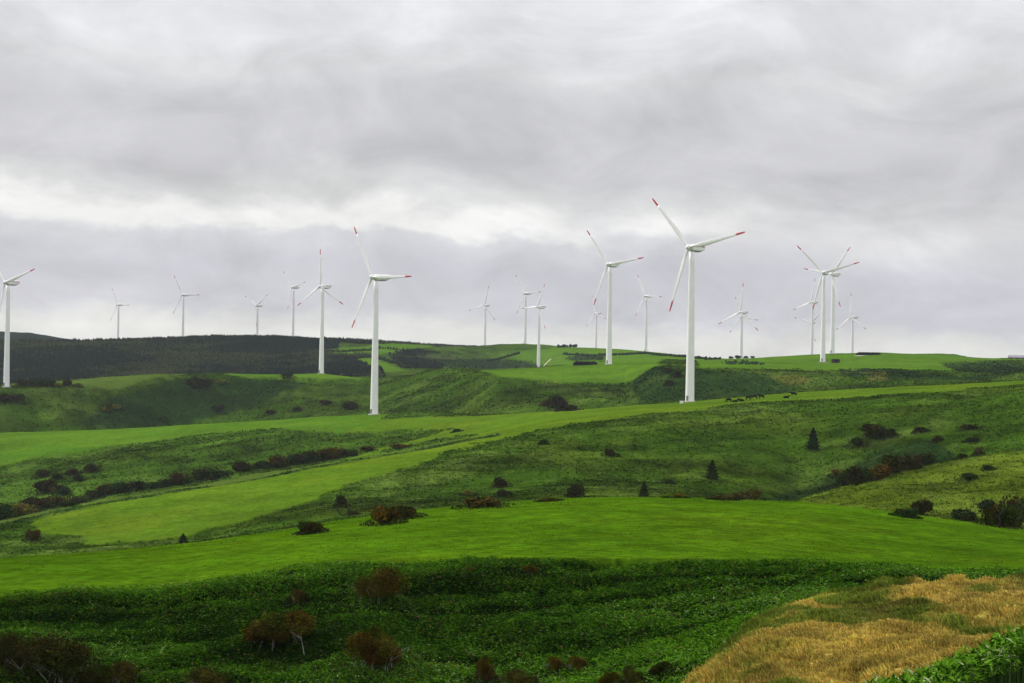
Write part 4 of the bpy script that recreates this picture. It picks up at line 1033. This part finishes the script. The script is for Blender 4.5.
# sheeted silage heaps
def heap(px, py, Y, wpx, hm, label, rz=0):
    q = at(px, py, Y); x, y = q[0], q[1]; z = ground_pt(x, y); L = wpx * Y / F / 2
    e = empty('silage_heap', (x, y, z), rz)
    n = 30; K = 9; V = []
    for i in range(n + 1):
        u = i / n * 2 - 1; hh = hm * (1 - abs(u) ** 14 * .8) * (1 + .06 * math.sin(i * 1.9)); w = 3.2 * (1 - abs(u) ** 16 * .5)
        for k in range(K):
            a = math.pi * k / (K - 1); V.append((u * L, -w * math.cos(a), hh * math.sin(a) ** .7 - .4 * (k in (0, K - 1))))
    F_ = [[i * K + k, (i + 1) * K + k, (i + 1) * K + k + 1, i * K + k + 1] for i in range(n) for k in range(K - 1)]
    caps = np.array([list(range(K)), [n * K + k for k in range(K)][::-1]])
    link('cover', np_mesh('cover', np.array(V), [np.array(F_), caps], smooth=True), M['black'], e)
    TY = []
    for j in range(int(L / 2)):
        u = -.9 + 1.8 * (j + .5) / int(L / 2)
        tv, tf = tube([(u * L + .42 * math.cos(a), .42 * math.sin(a), hm * 1.05 + .1) for a in np.linspace(0, 2 * math.pi, 11)], [.13] * 11, 5)
        link('weight_tyre', np_mesh('weight_tyre', tv, tf), M['tyre'], e)
    tag(e, label, 'silage heap')
    return e
heap(585.5, 364.6, 1392, 25, 2.5, 'long low black sheeted silage heap on the plateau field left of the large turbine')
heap(868.5, 357.2, 1690, 25, 2.3, 'long low black sheeted silage heap near the skyline right of the crossing turbines', .04)
# hut
q = at(835.5, 364.4, 1500); z = ground_pt(q[0], q[1])
e = empty('hut', (q[0], q[1], z), .2)
boxes('wall', [(-2.6, 2.6, -1.8, 1.8, -.6, 2.0)], 'wall', e)
V = np.array([(-2.9, -2.1, 2.0), (2.9, -2.1, 2.0), (2.9, 2.1, 2.0), (-2.9, 2.1, 2.0), (-2.9, 0, 2.9), (2.9, 0, 2.9)]); rf = np_mesh('roof', V, [np.array([[0, 1, 5, 4], [2, 3, 4, 5], [3, 2, 1, 0]]), np.array([[0, 4, 3], [1, 2, 5]])])
rf.transform(Matrix.Translation((0, 0, .003))); link('roof', rf, M['black'], e); boxes('door', [(-.6, .5, -1.86, -1.803, -.4, 1.7)], 'black', e)
tag(e, 'small dark hut beside the front turbine of the crossing pair', 'hut')
# barn on the right skyline
q = at(1022, 359.2, 1745); z = ground_pt(q[0], q[1])
e = empty('barn', (q[0], q[1], z), -.06)
boxes('wall', [(-11, 13, -5, 5, -1.5, 1.2)], 'wall', e); boxes('side_shed', [(-19, -11.003, -3.5, 3.5, -1.5, .7)], 'wall', e)
V = np.array([(-11.5, -5.6, 1.2), (13.5, -5.6, 1.2), (13.5, 5.6, 1.2), (-11.5, 5.6, 1.2), (-11.5, 0, 3.3), (13.5, 0, 3.3)]); rf = np_mesh('roof', V, [np.array([[0, 1, 5, 4], [2, 3, 4, 5], [3, 2, 1, 0]]), np.array([[0, 4, 3], [1, 2, 5]])])
rf.transform(Matrix.Translation((0, 0, .003))); link('roof', rf, M['roof'], e)
for k in range(4): boxes('door', [(-9 + k * 5.5, -6.5 + k * 5.5, -5.06, -5.003, -1, 1)], 'grey', e)
tag(e, 'long low barn with a mauve grey roof on the right skyline', 'barn')
# pale gravel track strips
def strip(name, pts, w):
    P = [at(*p) for p in pts]; Q = []
    for a, b in zip(P[:-1], P[1:]):
        for i in range(24): Q.append(a[:2] + (b[:2] - a[:2]) * i / 24)
    Q.append(P[-1][:2]); Q = np.array(Q); d = np.gradient(Q, axis=0); d /= np.linalg.norm(d, axis=1)[:, None]; nrm = np.stack([-d[:, 1], d[:, 0]], 1)
    cols = [Q + nrm * w * t for t in (-.5, -.17, .17, .5)]
    V = np.concatenate([np.column_stack([c, height(c[:, 0], c[:, 1]) + .25]) for c in cols]); n = len(Q)
    F_ = np.array([[k * n + i, k * n + i + 1, (k + 1) * n + i + 1, (k + 1) * n + i] for k in range(3) for i in range(n - 1)])
    tag(link(name, np_mesh(name, V, F_), M['gravel']), kind='structure')
strip('gravel_track', [(541.5, 366.4, 2300), (546, 362.5, 2380), (551, 360.0, 2420)], 1.5)
strip('gravel_pad', [(822, 363.6, 1500), (832.5, 362.6, 1515)], 9)
strip('gravel_pad', [(856, 358.4, 1660), (866, 358.2, 1665)], 8)

# ------------------------------------------------------------------ haze
ymin, ymax = -70, 9100
xb = 1.6 * 9014 + 100
V, F_ = box(-xb, xb, ymin, ymax, -400, 320)
hz_m = bpy.data.materials.new('haze_air'); hz_m.use_nodes = True; nt = hz_m.node_tree; nt.nodes.clear()
ou = N(nt, 'ShaderNodeOutputMaterial'); pv = N(nt, 'ShaderNodeVolumePrincipled')
pv.inputs['Color'].default_value = (.80, .86, .95, 1); pv.inputs['Density'].default_value = .000028; pv.inputs['Anisotropy'].default_value = .1
nt.links.new(pv.outputs[0], ou.inputs['Volume'])
hz_o = link('haze', np_mesh('haze', V, F_), hz_m); tag(hz_o, kind='stuff')
hz_o['label'] = 'thin pale haze over the far hills'

# ------------------------------------------------------------------ sky and sun
SUN_EL, SUN_AZ = R(34), R(-62)      # azimuth from +Y towards +X
w = bpy.data.worlds.new('World'); SC.world = w; w.use_nodes = True; nt = w.node_tree; L = nt.links.new
bg = nt.nodes['Background']; bg.inputs['Strength'].default_value = .1
sky = N(nt, 'ShaderNodeTexSky', sky_type='NISHITA'); sky.sun_disc = False; sky.sun_elevation = SUN_EL; sky.sun_rotation = SUN_AZ
sky.air_density = 1; sky.dust_density = 2
tc = N(nt, 'ShaderNodeTexCoord'); sp = N(nt, 'ShaderNodeSeparateXYZ'); L(tc.outputs['Generated'], sp.inputs[0])
def MA(op, a, b=None, c=None):
    n = N(nt, 'ShaderNodeMath', operation=op)
    for i, v in enumerate((a, b, c)):
        if v is None: continue
        if isinstance(v, (int, float)): n.inputs[i].default_value = v
        else: L(v, n.inputs[i])
    return n.outputs[0]
az = MA('ARCTAN2', sp.outputs[0], sp.outputs[1])
el = MA('ARCSINE', sp.outputs[2])
v = MA('ADD', el, MA('MULTIPLY', MA('SINE', az), .0157))
def noise(sx, sy, ox=0, oy=0, detail=5, rough=.5, dist=0):
    cb = N(nt, 'ShaderNodeCombineXYZ'); L(MA('MULTIPLY_ADD', az, sx, ox), cb.inputs[0]); L(MA('MULTIPLY_ADD', v, sy, oy), cb.inputs[1])
    n = N(nt, 'ShaderNodeTexNoise'); n.inputs['Scale'].default_value = 1; n.inputs['Detail'].default_value = detail; n.inputs['Roughness'].default_value = rough; n.inputs['Distortion'].default_value = dist
    L(cb.outputs[0], n.inputs['Vector']); return n.outputs[0]
n_w = noise(9, 15, 3.1, 1.7, 6, .6)
n_f = noise(30, 62, 8.3, 2.2, 6, .6, .4)
n_l = noise(13, 27, 1.3, 9.4, 7, .6, .5)
# warped elevation drives the cloud bands; low bands stay straighter
wamp = N(nt, 'ShaderNodeMapRange'); L(v, wamp.inputs[0]); wamp.inputs[1].default_value = .0; wamp.inputs[2].default_value = .09; wamp.inputs[3].default_value = .008; wamp.inputs[4].default_value = .060
warp = MA('MULTIPLY', MA('SUBTRACT', n_w, .5), wamp.outputs[0])
warp2 = MA('MULTIPLY', MA('SUBTRACT', n_f, .5), .018)
vw = MA('ADD', MA('ADD', v, warp), warp2)
cr = N(nt, 'ShaderNodeValToRGB'); L(MA('DIVIDE', vw, .25), cr.inputs[0])
stops = [(0.000, (.74, .74, .70)), (.012, (.78, .78, .73)), (.018, (.70, .70, .68)), (.024, (.585, .58, .62)), (.046, (.56, .56, .605)), (.060, (.66, .66, .69)), (.065, (.86, .86, .84)), (.071, (.86, .86, .84)),
         (.080, (.66, .66, .655)), (.095, (.555, .55, .57)), (.122, (.575, .57, .59)), (.142, (.64, .64, .65)), (.16, (.72, .72, .735)), (.185, (.76, .755, .775)), (.25, (.80, .795, .82))]
e_ = cr.color_ramp.elements
while len(e_) > 1: e_.remove(e_[-1])
e_[0].position = 0; e_[0].color = (*stops[0][1], 1)
for p_, c in stops[1:]:
    x = e_.new(p_ / .25); x.color = (*c, 1)
cr2 = N(nt, 'ShaderNodeValToRGB'); L(MA('DIVIDE', vw, .25), cr2.inputs[0])
st2 = [(q, (c if not (.055 < q < .09) else tuple(x * f for x, f in zip((.645, .64, .66), (1, 1, 1))))) for q, c in stops]
e2 = cr2.color_ramp.elements
while len(e2) > 1: e2.remove(e2[-1])
e2[0].position = 0; e2[0].color = (*st2[0][1], 1)
for p_, c in st2[1:]:
    x = e2.new(p_ / .25); x.color = (*c, 1)
ma_ = N(nt, 'ShaderNodeMapRange', interpolation_type='SMOOTHSTEP'); L(MA('ADD', az, MA('MULTIPLY', MA('SUBTRACT', noise(16, 40, 5, 4), .5), .5)), ma_.inputs[0]); ma_.inputs[1].default_value = -.01; ma_.inputs[2].default_value = .19; ma_.inputs[3].default_value = 0; ma_.inputs[4].default_value = .85
crm = N(nt, 'ShaderNodeMix', data_type='RGBA'); L(ma_.outputs[0], crm.inputs[0]); L(cr.outputs[0], crm.inputs[6]); L(cr2.outputs[0], crm.inputs[7])
mrf = N(nt, 'ShaderNodeMapRange'); L(n_l, mrf.inputs[0]); mrf.inputs[1].default_value = .25; mrf.inputs[2].default_value = .75; mrf.inputs[3].default_value = .80; mrf.inputs[4].default_value = 1.20
# brighter overhead, as a thick overcast is
hi = N(nt, 'ShaderNodeMapRange', interpolation_type='SMOOTHSTEP'); L(v, hi.inputs[0]); hi.inputs[1].default_value = .19; hi.inputs[2].default_value = .7; hi.inputs[3].default_value = 9.7; hi.inputs[4].default_value = 14.5
gain = MA('MULTIPLY', mrf.outputs[0], hi.outputs[0])
vs = N(nt, 'ShaderNodeVectorMath', operation='SCALE'); L(crm.outputs[2], vs.inputs[0]); L(gain, vs.inputs['Scale'])
mx = N(nt, 'ShaderNodeMix', data_type='RGBA'); mx.inputs[0].default_value = .95; L(sky.outputs[0], mx.inputs[6]); L(vs.outputs[0], mx.inputs[7])
L(mx.outputs[2], bg.inputs['Color'])
w.cycles.sampling_method = 'MANUAL'; w.cycles.sample_map_resolution = 512
sd = bpy.data.lights.new('sun', 'SUN'); sd.energy = 2.6; sd.angle = R(10); sd.color = (1, .96, .90)
so = bpy.data.objects.new('sun', sd); COL.objects.link(so)
dvec = Vector((math.sin(SUN_AZ) * math.cos(SUN_EL), math.cos(SUN_AZ) * math.cos(SUN_EL), math.sin(SUN_EL)))
so.rotation_euler = dvec.to_track_quat('Z', 'Y').to_euler(); so.location = (0, 0, 300)

SC.view_settings.view_transform = 'Standard'; SC.view_settings.look = 'None'; SC.view_settings.gamma = 1; SC.view_settings.exposure = 0.16
cy = SC.cycles
SC.render.engine = 'CYCLES'
cy.max_bounces = 5; cy.diffuse_bounces = 2; cy.glossy_bounces = 1; cy.volume_bounces = 0; cy.transparent_max_bounces = 8
cy.use_denoising = True; cy.use_adaptive_sampling = True; cy.adaptive_threshold = .015
